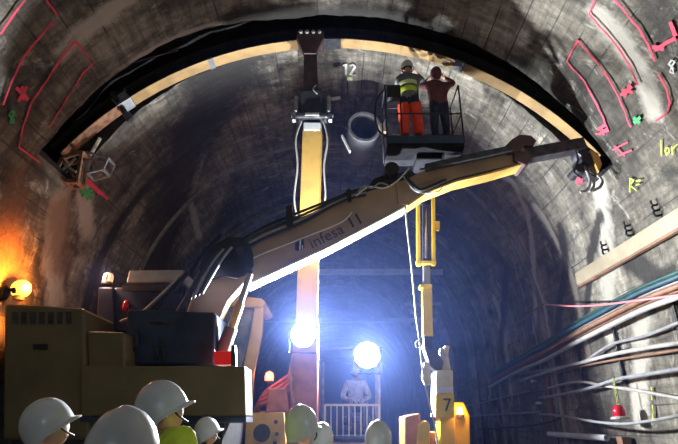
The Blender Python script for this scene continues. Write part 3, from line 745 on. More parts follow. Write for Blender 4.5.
# cab with operator
b = MB(); b.beam(P(318,362,9.2), P(318,444,9.2), .075, .075); plabel(b.build('cab_post', 'orange', e2), 'orange cab post')
for (u, Yp) in ((379,9.2),(376,10.3),(323,10.3)):
    b = MB(); b.beam(P(u,362,Yp), P(u,446,Yp), .05, .05); b.build('cab_post', 'grey', e2)
pz = P(348, 360, 9.2).z
b = MB(); b.box((P(349,360,9.2).x, 9.85, pz+.2), (1.2, 1.3, .05)); b.build('cab_roof', 'black', e2, bevel=.01)
b = MB(); b.box((P(349,360,9.2).x, 9.75, 1.41), (1.25, 1.3, .1)); b.build('cab_floor', 'dark', e2)
b = MB(); b.box((P(351,0,9.9).x, 10.1, 1.98), (.5, .12, .7)); b.box((P(351,0,9.9).x, 9.85, 1.72), (.5, .5, .12)); b.box((P(351,0,9.9).x, 9.85, 1.58), (.3, .3, .2)); b.build('seat', 'black', e2, bevel=.03)
rail = MB(); ra, rbb = P(325,405,9.15), P(379,405,9.15); rc, rd = P(325,438,9.15), P(379,438,9.15)
rail.beam(ra, rbb, .035, .035); rail.beam(rc, rd, .035, .035); rail.beam(ra, rc, .035, .035); rail.beam(rbb, rd, .035, .035); rl = rail.build('railing', 'cream', e2)
for k in range(10):
    t = k/9; b = MB(); b.beam(ra.lerp(rbb, t), rc.lerp(rd, t), .02, .02); b.build('railing_bar', 'cream', rl)
b = MB(); b.pprism([(324,439),(380,439),(382,452),(322,452)], 9.1, .1); b.build('step_plate', 'armyellow', e2)
floodB = P(367, 355, 9.08)
plabel(floodlight(e2, floodB, .23), 'lit floodlight on the cab roof')
for xx in (-.95, .45):
    b = MB(); pts = [V((xx, 9.0+.42*math.cos(PI/2+PI*k/12), .45+.42*math.sin(PI/2+PI*k/12))) for k in range(13)]
    pts = [V((xx, 9.35-.4*math.sin(PI*k/12), .45+.42*math.cos(PI*k/12))) for k in range(13)] + [V((xx, 11.3+.4*math.sin(PI*k/12), .45-.42*math.cos(PI*k/12))) for k in range(13)]
    b.prism(pts, (.5, 0, 0)); b.build('crawler_track', 'black', e2, bevel=.03)
b = MB(); b.box((-.1, 10.1, .72), (1.1, 1.8, .45)); b.build('track_frame', 'dark', e2)

# ------------------------------------------------------------------ boom lift with the basket
lf = thing('boom_lift', 'bright yellow boom lift numbered 7 carrying a work basket', 'boom lift', (1.55, 8.4, 0))
YL = 7.85
b = MB(); b.pprism([(405,416),(420,413),(424,444),(424,462),(405,462)], 7.9, .8); plabel(b.build('side_fender', 'plaster', lf, bevel=.03), 'brown orange fender')
b = MB(); b.pprism([(419,424),(426,420),(430,424),(430,460),(416,460)], 7.8, .3); b.build('outrigger', 'liftyellow', lf, bevel=.02)
b = MB(); b.pprism([(453,402),(464,402),(470,416),(471,462),(454,462)], 7.9, .8); b.build('engine_cover', 'liftyellow', lf, bevel=.03)
b = MB(); b.pprism([(428,432),(456,432),(456,462),(428,462)], 8.05, .6); b.build('chassis', 'plaster', lf, bevel=.02)
b = MB(); b.pprism([(440,414),(455,414),(456,452),(440,452)], 7.8, .35); b.build('turntable_post', 'liftyellow', lf, bevel=.02)
b = MB(); b.pprism([(437,370),(453,370),(454,417),(436,417)], 7.75, .5); b.build('turntable_housing', 'cream', lf, bevel=.02)
b = MB(); b.pprism([(436,394),(454,394),(454.5,418),(435.5,418)], 7.72, .03); nplate = b.build('number_panel', 'liftyellow', lf)
p0 = P(443.5, 411, 7.715); b = MB(); b.add(*text_mesh('7', .25, p0, V((1,0,0)), V((0,0,1)), V((0,-1,0)))); b.build('lettering', 'black', nplate)
b = MB(); b.pprism([(437,387),(453,387),(453.5,393),(436.5,393)], 7.73, .03); b.build('label_strip', 'white', nplate)
b = MB(); b.pprism([(441,348),(447,348),(451,370),(442,370)], 7.95, .2); b.pprism([(446,345),(450,346),(448,356),(444,354)], 7.9, .3); b.build('knuckle_link', 'cream', lf, bevel=.01)
b = MB(); b.pprism([(423,344),(431,342),(444,362),(440,374),(430,366)], 7.9, .22); b.build('knuckle_arm', 'dark', lf, bevel=.015)
b = MB(); b.pprism([(424,362),(430,362),(432,384),(426,386),(422,378)], 7.8, .12); b.build('hook_block', 'cream', lf, bevel=.015)
def tubeP(u, v): return P(u, v, YL+.1)
b = MB(); b.beam(tubeP(427.5,337), tubeP(426.5,288), .155, .155); b.build('mast_tube', 'liftyellow', lf, bevel=.012)
b = MB(); b.beam(tubeP(428,350), tubeP(427.5,336), .13, .13); b.build('mast_foot', 'dark', lf, bevel=.01)
b = MB(); b.beam(tubeP(426.8,291), tubeP(426.3,262), .115, .115); plabel(b.build('inner_mast', 'galv', lf, bevel=.01), 'grey steel inner mast')
b = MB(); b.beam(tubeP(426.5,288)+V((-.02,0,-.02)), tubeP(426.5,288)+V((-.02,0,.04)), .2, .2); b.build('mast_collar', 'liftyellow', lf, bevel=.01)
for u in (418.5, 433.5):
    b = MB(); b.beam(P(u,266,YL-.02), P(u-.5,186,YL-.02), .062, .08); b.build('mast_rail', 'liftyellow', lf, bevel=.008)
b = MB(); b.beam(P(426.3,264,YL+.08), P(426,182,YL+.08), .12, .12); b.build('mast_core', 'dark', lf)
b = MB(); b.cyl(P(426,258,YL-.03), P(425.5,206,YL-.03), .022, n=10); b.build('lift_rod', 'chrome', lf, smooth=True)
b = MB(); b.beam(P(416,263,YL-.03), P(436,263,YL-.03), .07, .05); b.build('mast_crossbar', 'liftyellow', lf)
b = MB(); b.beam(P(437,222,YL), P(437,230,YL), .08, .1); b.build('junction_box', 'liftyellow', lf, bevel=.008)
# basket
BX0, BX1, BY0, BY1, BZ = .76, 1.97, 6.82, 7.46, 5.74
bk = MB(); bk.box(((BX0+BX1)/2, (BY0+BY1)/2, BZ-.03), (BX1-BX0, BY1-BY0, .06)); bkt = bk.build('basket_floor', 'matte', lf)
b = MB()
for z in (.12,): b.box(((BX0+BX1)/2, BY0, BZ+.07), (BX1-BX0, .02, .14))
b.build('toe_board', 'navy', bkt)
for (x, y) in ((BX0,BY0),(BX0+.24,BY0),(BX1,BY0),(BX0,BY1),(BX0+.6,BY1),(BX1,BY1)):
    b = MB(); b.cyl((x,y,BZ), (x,y,BZ+1.1), .014, n=8); b.build('guard_post', 'black', bkt, smooth=True)
for z in (.55, 1.1):
    b = MB()
    b.tube(([(BX1,BY0,BZ+z)] if z < 1 else [(BX0+.24,BY0,BZ+z)])+[(BX0,BY0,BZ+z),(BX0,BY1,BZ+z),(BX1,BY1,BZ+z),(BX1,BY0,BZ+z)], .014, n=8, curve=False); b.build('guard_rail', 'black', bkt, smooth=False)
b = MB(); b.tube([(BX0-.02,BY0+.1,BZ+1.08),(BX0-.16,BY0,BZ+.75),(BX0-.16,BY0,BZ+.3),(BX0,BY0,BZ+.1)], .018, n=7); b.build('guard_rail', 'black', bkt, smooth=True)
b = MB(); b.beam((BX0+.12,BY0-.06,BZ+.78), (BX0+.12,BY0-.06,BZ+1.0), .2, .12); b.build('control_box', 'black', bkt, bevel=.01)
b = MB(); b.beam((1.47, 7.95, 5.2), (1.45, 7.4, 5.62), .22, .14); b.box((1.45, 7.3, 5.64), (.4, .5, .1)); b.build('basket_mount', 'matte', lf, bevel=.01)
lb = P(460, 416, 7.86)
b = MB(); b.lathe(lb, (0,0,1), [(0,-.02),(.06,-.02),(.06,.02),(0,.02)], 14); lbe = b.build('beacon', 'dark', lf)
b = MB(); b.lathe(lb, (0,0,1), [(.052,.02),(.055,.08),(.04,.12),(0,.13)], 14); plabel(b.build('beacon_lens', 'amberlow', lbe, smooth=True), 'lit amber lens')
for (xx) in (1.1, 1.98):
    for yy in (8.1, 9.1):
        b = MB(); b.cyl((xx-.1,yy,.34), (xx+.1,yy,.34), .34, n=24); b.build('wheel', 'black', lf, bevel=.03)
b = MB(); b.box((1.54, 8.6, .82), (.9, 1.5, .75)); b.build('chassis_frame', 'dark', lf, bevel=.03)
# rope
b = MB(); b.tube([P(u, v, 6.86 if v < 300 else 7.1) for (u, v) in ((405,206),(408,235),(412,270),(416,315),(420,345),(423,372),(430,405),(436,432),(438,455))], .014, n=6)
b.tube([P(420,340,7.08), P(416,343,7.08), P(417,347,7.08), P(421,345,7.08)], .012, n=6)
tag(b.build('rope', 'rope', smooth=True), 'white rope hanging from the boom in front of the yellow mast', 'rope')

# ------------------------------------------------------------------ ventilation duct at the crown
du = thing('ventilation_duct', 'round grey ventilation duct with a dark open mouth under the crown', 'ventilation duct', P(365, 128, 8.4))
c0 = P(364.5, 126.5, 8.35)
b = MB(); prof = []
for k in range(9):
    prof += [(.30 + .012*(k % 2), .13*k)]
prof += [(.30, 1.15), (.275, 1.15), (.275, .02), (.305, 0), (.30, 0)]
dirn = V((-.10, 1, .06))
b.lathe(c0, dirn, prof, 32); b.build('duct_body', 'galv', du, smooth=True, flat_deg=50)
b = MB(); b.lathe(c0, dirn, [(.275,-.01),(.325,-.01),(.325,.05),(.275,.05),(.275,-.01)], 32); b.build('mouth_ring', 'grey', du)
b = MB(); b.lathe(c0+dirn*.6, dirn, [(.27,0),(0,.01)], 32); b.build('damper', 'black', du)
for t in (.2, .85):
    for sx in (-1, 1):
        q_ = c0 + dirn.normalized()*t; b = MB(); top = V((q_.x+sx*.3, q_.y, 0)); top.z = ZC+math.sqrt(R*R-(top.x-CX)**2)
        b.cyl(q_+V((sx*.3,0,0)), top, .012, n=6); b.build('hanging_strap', 'dark', du)
b = MB(); b.beam(P(342,136,8.3), P(350,152,8.3), .1, .03); b.build('strap_plate', 'white', du)
b = MB(); b.beam(P(381,125,8.3), P(384,133,8.3), .12, .1); plabel(b.build('junction_box', 'wood', du), 'tan box on the duct side')

# ------------------------------------------------------------------ struts across the tunnel further in
for (Y, z, r_, lab) in ((16.0, 6.33, .07, 'nearer and higher of the two horizontal steel struts across the hazy tunnel'), (20.0, 5.5, .06, 'farther and lower of the two horizontal steel struts across the hazy tunnel')):
    hw = (math.sqrt(R*R-(z-ZC)**2) if z > ZC else R)-.14
    t_ = thing('cross_strut', lab, 'strut', (CX, Y, z), 'steel struts across the tunnel')
    b = MB(); b.beam((CX-hw, Y, z), (CX+hw, Y, z), r_*2, r_*2.4); b.build('strut_tube', 'white', t_)
    for sx in (-1, 1):
        b = MB(); b.box((CX+sx*(hw-.03), Y, z-.05), (.06, .3, .2)); b.build('end_plate', 'dark', t_)
b = MB(); p = P(405, 304, 14); q = P(441, 304, 14); b.beam(p, q, .05, .08); b.beam(P(410,313,14), P(438,313,14), .05, .06)
b.beam(P(412,304,14), P(412,313,14), .04, .04); b.beam(P(436,304,14), P(436,313,14), .04, .04); b.cyl(P(424,304,14), V((P(424,304,14).x, 14, ZC+math.sqrt(R*R-(P(424,304,14).x-CX)**2))), .02, n=6)
tag(b.build('hanging_bar_frame', 'grey'), 'small double bar frame hanging behind the yellow lift mast', 'frame')

# ------------------------------------------------------------------ right wall: tray, hooks, cables, lamp
XW = CX + R
def W(u, v, off):
    """point 'off' metres in front of the right wall"""
    d = ray(u, v); x = XW-off; t = x/d.x
    p = V((x, d.y*t, CH+d.z*t)); return p
tz = 4.12
tr = thing('cable_tray', 'long pale tan tray fixed high along the right wall', 'cable tray', (XW-.1, 7.2, tz-.14))
b = MB(); b.box((XW-.12, 7.0, tz-.02), (.10, 3.75, .235)); b.build('tray_cover', 'wood', tr, bevel=.01)
b = MB(); b.box((XW-.13, 7.0, tz-.155), (.06, 3.75, .03)); b.build('tray_lip', 'cbrown', tr)
for (u, v) in ((608,251),(632,232),(660,212)):
    p = W(u, v, .06); h = thing('wall_hook', 'black', 'hook', p, 'black hooks above the tan tray')
    h['label'] = {608:'black wall hook above the tan tray, lowest and farthest of three', 632:'black wall hook above the tan tray, middle of three', 660:'black wall hook above the tan tray, highest and nearest of three'}[u]
    b = MB(); b.box(p+V((.03,0,.04)), (.05,.04,.24)); b.build('back_plate', 'black', h)
    for k in range(3):
        b = MB(); z = p.z-.04+.08*k; b.tube([(p.x+.02,p.y,z),(p.x-.06,p.y,z-.02),(p.x-.09,p.y,z),(p.x-.09,p.y,z+.05)], .016, n=6); b.build('prong', 'black', h, smooth=True)
base = [(700,262),(678,272),(640,288),(600,309),(570,326),(545,342),(518,358),(490,375)]
offs = [(0,'cgreen','dark green cable, topmost of the bundle on the right wall',.03),(5,'cblue','teal cable second from the top of the bundle on the right wall',.034),(10,'cgrey','grey cable in the middle of the bundle on the right wall',.026),(15,'corange','orange cable in the bundle on the right wall',.038),(20,'cbrown','brown cable just above the white one in the bundle on the right wall',.034),(26.5,'cwhite','white cable at the bottom of the bundle on the right wall',.04)]
for k, (dv, mm, lab, r_) in enumerate(offs):
    b = MB(); pts = []
    for i, (u, v) in enumerate(base):
        f_ = 1.0 - .065*i - (.1 if i > 5 else 0)
        pts.append(W(u, v+dv*f_, .15 + .085*(k % 2)))
    b.tube(pts, r_, n=8); tag(b.build('cable', mm, smooth=True), lab, 'cable', 'cables in the upper bundle on the right wall')
low = [([(700,318),(678,323),(645,336),(615,343),(600,351),(582,362),(560,367),(520,374)],'cgrey','grey cable sagging up to the right just below the bundle',.026),
       ([(700,338),(678,343),(640,349),(610,355),(580,363),(550,371),(520,381)],'cwhite','pale thick cable second below the bundle on the right wall',.036),
       ([(700,345),(678,350),(640,356),(608,361),(575,368),(540,378)],'cbrown','brown cable running along under the pale thick cable',.024),
       ([(700,364),(678,369),(650,374),(618,379),(590,388),(560,395),(540,398)],'cgrey','grey cable dipping left beneath the tall cable hanger',.032),
       ([(700,402),(678,398),(640,391),(605,386),(578,382),(548,388)],'cwhite','slack white cable sloping down to the right above the red lamp',.028),
       ([(700,413),(678,416),(650,421),(620,424),(590,421),(562,416),(540,414)],'cgrey','grey cable low on the wall below the red lamp',.026),
       ([(530,391),(505,397),(480,403),(462,407)],'cgrey','thin cable continuing far down the right wall',.022),
       ([(540,412),(505,414),(475,416),(462,417)],'cgrey','low dark cable far down the right wall',.024),
       ([(560,418),(540,424),(500,428),(470,430)],'black','lowest black cable far down the right wall',.026)]
for k, (pts, mm, lab, r_) in enumerate(low):
    b = MB(); b.tube([W(u, v, .135+.075*(k % 2)+.15*(k in (5,))) for (u, v) in pts], r_*.85, n=8); tag(b.build('cable', mm, smooth=True), lab, 'cable', 'lower cables on the right wall')
b = MB(); b.tube([W(u, v, .31) for (u, v) in ((700,291),(678,295),(640,300),(600,305),(570,306),(543,304))], .017, n=7); tag(b.build('hose', 'pink', smooth=True), 'thin pink hose stretched across the cable bundle on the right wall', 'hose')
b = MB(); b.tube([W(u, v, .38) for (u, v) in ((543,304.5),(535,310),(526,318),(515,324))], .02, n=7); tag(b.build('hose', 'rust', smooth=True), 'short rusty hose end bending down from the pink hose', 'hose')
# hangers
def hanger(u, v0, v1, w, m, lab, arms, off=.045):
    p0, p1 = W(u, v0, off), W(u, v0, off); z1 = None
    d = ray(u, v0); p0 = W(u, v0, off)
    # upright at the same distance down the wall
    lo, hi = -1.0, 6.0
    def proj_v(z):
        y = p0.y; a = (z-CH); cy_ = y*ct + a*st; return 222 - F*(-y*st + a*ct)/cy_
    for _ in range(40):
        m_ = (lo+hi)/2
        if proj_v(m_) > v1: lo = m_
        else: hi = m_
    t_ = thing('cable_hanger', lab, 'cable hanger', (p0.x, p0.y, max(0, lo)), 'cable hangers on the right wall')
    b = MB(); b.beam((p0.x, p0.y, max(0.0, lo)), p0, w, .03, up=(1,0,0)); b.build('upright', m, t_)
    for k in range(arms):
        z = p0.z - .1 - (p0.z-lo-.2)*k/max(1, arms-1); b = MB(); b.tube([(p0.x-.012,p0.y-w*.3,z),(p0.x-.03,p0.y-w*.9,z-.02),(p0.x-.03,p0.y-w*1.1,z+.03)], .010, n=6); b.build('bracket_arm', m, t_)
hanger(613, 327, 386, .05, 'dark', 'dark cable hanger above the red lamp', 7)
hanger(575, 336, 384, .05, 'dark', 'short dark cable hanger behind the slack white cable', 4)
hanger(545, 366, 470, .11, 'rust', 'rusty brown upright post left of the slack white cable', 4)
hanger(533, 316, 380, .025, 'cgrey', 'thin pale upright wire below the bend of the pink hose', 2)
hanger(672, 300, 352, .05, 'black', 'black cable hanger at the right edge', 5)
for (u, v, lab) in ((533,381,'upper of two small white tags on the rusty post'),(538,403,'lower of two small white tags on the rusty post')):
    p = W(u, v, .16); b = MB(); b.box(p, (.05,.16,.05)); b.box(p+V((.05,.02,.0)), (.1,.03,.03)); tag(b.build('insulator_tag', 'white'), lab, 'tag', 'white tags on the rusty post')
# capped pipe
b = MB(); p = W(549,434,.15); q = W(606,434,.15); z_ = p.z
q = V((q.x, q.y, p.z-.02)); b.lathe(p, q-p, [(0,0),(.05,0),(.05,(q-p).length),(.035,(q-p).length),(.035,(q-p).length-.2),(0,(q-p).length-.2)], 16)
tag(b.build('pipe', 'white', smooth=True, flat_deg=40), 'short white pipe with an open end low on the right wall', 'pipe')
# red lamp on its chain
lp = W(619, 412, .31); rl_ = thing('hanging_red_lamp', 'small round red lamp hanging on a chain from the cables', 'lamp', lp)
b = MB(); b.lathe(lp, (0,0,1), [(.08,-.06),(.09,-.02),(.085,.04),(.06,.09),(0,.105)], 18); b.build('lamp_lens', 'redglass', rl_, smooth=True)
b = MB(); b.lathe(lp, (0,0,1), [(0,-.1),(.13,-.1),(.13,-.075),(.09,-.06),(0,-.06)], 18); b.build('lamp_base', 'pale', rl_)
b = MB()
for k in range(7):
    q_ = lp+V((.01,0,.13+.055*k)); b.tube([q_+V((0,.018*math.cos(a) if k % 2 else 0,.035*math.sin(a)))+V((.018*math.cos(a) if not k % 2 else 0,0,0)) for a in [2*PI*j/8 for j in range(9)]], .006, n=5, curve=False)
b.build('chain', 'limepaint', rl_)
# two boxes at the wall foot
b = MB(); p = W(624,441,.12); b.box(p, (.14,.16,.12)); tag(b.build('junction_box_mount', 'cbrown'), 'small brown junction box below the red lamp', 'junction box')

# ------------------------------------------------------------------ left wall: amber lamp, white cabinet
lampp = P(21, 289, 6.9); 
am = thing('amber_lamp', 'glaring amber lamp on the left wall behind the ochre housing', 'lamp', lampp)
b = MB(); b.ball(lampp, (.13,.13,.13), 18, 12); b.build('lamp_lens', 'amberlens', am, smooth=True)
wx = CX-R
b = MB(); b.beam(lampp+V((-.1,.02,-.02)), V((wx+.03, lampp.y+.05, lampp.z-.05)), .06, .06); b.lathe(lampp, (0,0,1), [(0,-.16),(.07,-.16),(.08,-.08),(0,-.08)], 14); b.build('lamp_arm', 'dark', am)
cl = P(4, 293, 6.5)
b = MB(); b.ball(cl, (.09,.06,.11), 10, 7); b.tube([cl, cl+V((-.06,.0,-.1)), cl+V((-.04,0,-.25))], .05, n=7); b.tube([cl+V((.05,0,.03)), cl+V((.12,0,.05)), cl+V((.13,0,0))], .025, n=6); b.beam(cl+V((-.05,0,-.2)), V((wx+.02, cl.y+.15, cl.z-.25)), .05, .05); b.build('lamp_clamp', 'black', am)
b = MB(); p = P(-2,304,6.15); b.pprism([(-16,303),(6,303),(-1,380),(-30,380)], 6.0, .25)
cabn = thing('wall_cabinet', 'white steel cabinet at the left edge beside the ochre housing', 'cabinet', (wx+.25, 6.1, 0))
b = MB(); b.box((wx+.235, 6.08, 2.05), (.33, .3, 1.9)); b.build('cabinet_body', 'white', cabn, bevel=.02)
b = MB(); b.box((wx+.235, 5.925, 2.5), (.29, .012, .95)); b.box((wx+.235, 5.925, 1.5), (.29, .012, .8)); b.build('cabinet_door', 'pale', cabn)
b = MB(); b.box((wx+.235, 6.08, .55), (.3, .26, 1.1)); b.build('plinth', 'grey', cabn)

# ------------------------------------------------------------------ people
def skin_mesh(joints, bones, radii, root, sub=1):
    names = list(joints); idx = {n: i for i, n in enumerate(names)}
    me = bpy.data.meshes.new('sk'); me.from_pydata([joints[n] for n in names], [(idx[a], idx[b_]) for a, b_ in bones], [])
    o = bpy.data.objects.new('sk', me); COL.objects.link(o)
    o.modifiers.new('s', 'SKIN')
    sv = me.skin_vertices[0].data
    for n in names:
        r = radii[n]; sv[idx[n]].radius = r if isinstance(r, tuple) else (r, r); sv[idx[n]].use_root = (n == root)
    s2 = o.modifiers.new('u', 'SUBSURF'); s2.levels = sub; s2.render_levels = sub
    dg = bpy.context.evaluated_depsgraph_get(); dg.update()
    m2 = bpy.data.meshes.new_from_object(o.evaluated_get(dg))
    vs = [v.co.copy() for v in m2.vertices]; fs = [tuple(p_.vertices) for p_ in m2.polygons]
    bpy.data.objects.remove(o); bpy.data.meshes.remove(me); bpy.data.meshes.remove(m2)
    return vs, fs
def seg_dist(p, a, b_):
    d = b_-a; t = max(0, min(1, (p-a).dot(d)/max(d.length_squared, 1e-9))); return (p-a-d*t).length
def head_geo(c, yaw, pitch):
    """a head with brow, nose, lips, chin and ears, facing local +Y"""
    rot = Matrix.Rotation(yaw, 3, 'Z') @ Matrix.Rotation(pitch, 3, 'X')
    n, m = 24, 18; vs = []; fs = []; kinds = []
    def shape(t, a):
        # t 0 top .. pi bottom ; a: 0 = front
        x = math.sin(t)*math.sin(a); y = math.sin(t)*math.cos(a); z = math.cos(t)
        p = V((x*.076, y*.096, z*.118))
        if z < 0: p.x *= 1+.35*z; p.y *= 1+.22*z - (.0 if y > 0 else .18*z*0)
        fr = max(0, y)
        g = lambda zz, w: math.exp(-((z-zz)/w)**2)
        ga = lambda w: math.exp(-(a/w)**2)
        p.y += .020*g(-.18,.13)*ga(.16) + .010*g(-.05,.2)*ga(.12)        # nose
        p.y -= .009*g(.02,.10)*(math.exp(-((abs(a)-.38)/.17)**2))           # eye sockets
        p.y += .006*g(.17,.10)*math.exp(-(a/.6)**2)                          # brow
        p.y += .006*g(-.48,.06)*ga(.28) + .006*g(-.58,.06)*ga(.26)           # lips
        p.y += .010*g(-.82,.13)*ga(.4)                                      # chin
        return p
    for i in range(m+1):
        t = PI*i/m
        for k in range(n):
            a = -PI + 2*PI*k/n; vs.append(c + rot @ shape(max(t, .01) if i < m else PI-.01, a))
    for i in range(m):
        for k in range(n):
            a = -PI + 2*PI*(k+.5)/n; z = math.cos(PI*(i+.5)/m)
            f = (i*n+k, (i+1)*n+k, (i+1)*n+(k+1) % n, i*n+(k+1) % n); fs.append(f)
            hair = z > .45 or (abs(a) > 1.75 and z > -.35)
            lip = abs(a) < .3 and -.62 < z < -.46
            kinds.append('hair' if hair else 'lip' if lip else 'skin')
    base = MB()
    def w(q_): return c + rot @ V(q_)
    parts = []
    for sx in (-1, 1):
        e_ = MB(); e_.ball(w((sx*.031, .079, .004)), .0115, 8, 6); parts.append((e_, 'eye'))
        r_ = MB(); r_.ball((0,0,0), (.012, .022, .034), 10, 7); r_.v = [w(V((sx*.074, -.005, -.01))+q_) for q_ in r_.v]; parts.append((r_, 'skin'))
    return vs, fs, kinds, parts, rot
def helmet_mb(c, rot):
    b = MB(); n, m = 32, 14
    def w(q_): return c + rot @ V(q_)
    T1 = PI/2+.34
    def shell(t, a, g=0.0):
        k = math.sin(t) if t < PI/2 else 1-.25*(1-math.sin(t))
        x = k*math.sin(a)*(.110-g); y = k*math.cos(a)*(.132-g); z = math.cos(t)*.142 - (g if t < 1 else 0)
        z += (.007*math.exp(-(x/.022)**2) + .004*math.exp(-((abs(x)-.05)/.012)**2))*(1 if t < 1.25 else 0)
        z -= .022*max(0, -math.cos(a))*max(0, t-1.2)
        return V((x, y, z))
    vs, fs = [], []
    for i in range(m+1):
        for k in range(n): vs.append(w(shell(T1*i/m, 2*PI*k/n)))
    for i in range(m):
        for k in range(n): fs.append((i*n+k, i*n+(k+1) % n, (i+1)*n+(k+1) % n, (i+1)*n+k))
    b.add(vs, fs)
    vs, fs = [], []
    for k in range(n):      # rolled rim and short peak
        a = 2*PI*k/n; ca = math.cos(a); ext = .004 + .027*max(0, ca)**2.5
        p = shell(T1, a); nx_, ny_ = math.sin(a), ca; dz = -.012*max(0, ca)
        vs += [w(p+V((0,0,.008))), w(p+V((nx_*ext, ny_*ext, dz+.002))), w(p+V((nx_*ext, ny_*ext, dz-.006))), w(p+V((-nx_*.006, -ny_*.006, -.004)))]
    for k in range(n):
        j = (k+1) % n
        for q_ in range(4): fs.append((k*4+q_, j*4+q_, j*4+(q_+1) % 4, k*4+(q_+1) % 4))
    b.add(vs, fs); return b
def hand_geo(wr, d, nrm, side, curl=.5):
    """palm, four unequal jointed fingers and a side thumb"""
    d = d.normalized(); nrm = (nrm - d*nrm.dot(d)).normalized(); a = d.cross(nrm).normalized()*side
    b = MB()
    b.beam(wr-d*.02, wr+d*.085, .055, .034, up=nrm, w1=.082, h1=.026)
    for k, L_ in enumerate((.068, .078, .073, .058)):
        base = wr + d*.08 + a*(.03-.02*k); pts = [base]; dd = d.copy()
        for j, fr in enumerate((.45, .3, .25)):
            ang = curl*(.5+.35*j); dd = (Quaternion(d.cross(nrm), 0) @ dd)
            q_ = d*math.cos(ang*(j+1)*.8) + nrm*math.sin(ang*(j+1)*.8)
            pts.append(pts[-1] + q_*L_*fr)
        b.tube(pts, lambda t: .0092-.002*t, n=7, curve=False)
    base = wr + d*.025 + a*.035
    b.tube([base, base + a*.03 + d*.025, base + a*.036 + d*.055 + nrm*.012, base+a*.03+d*.078+nrm*.02], lambda t: .0115-.003*t, n=7, curve=False)
    return b
JB = dict(pelvis=(0,0,.96), spine=(0,.0,1.12), chest=(0,.0,1.30), neckbase=(0,-.005,1.455), neck=(0,.01,1.535),
          shoulder=(.165,0,1.41), elbow=(.245,-.02,1.13), wrist=(.265,.10,.90), hip=(.095,0,.90), knee=(.105,.02,.50), ankle=(.11,-.02,.10), toe=(.125,.15,.045))
RB = dict(pelvis=.15, spine=.14, chest=.158, neckbase=.085, neck=.056, shoulder=.078, elbow=.052, wrist=.035, hip=.098, knee=.066, ankle=.05, toe=.042)
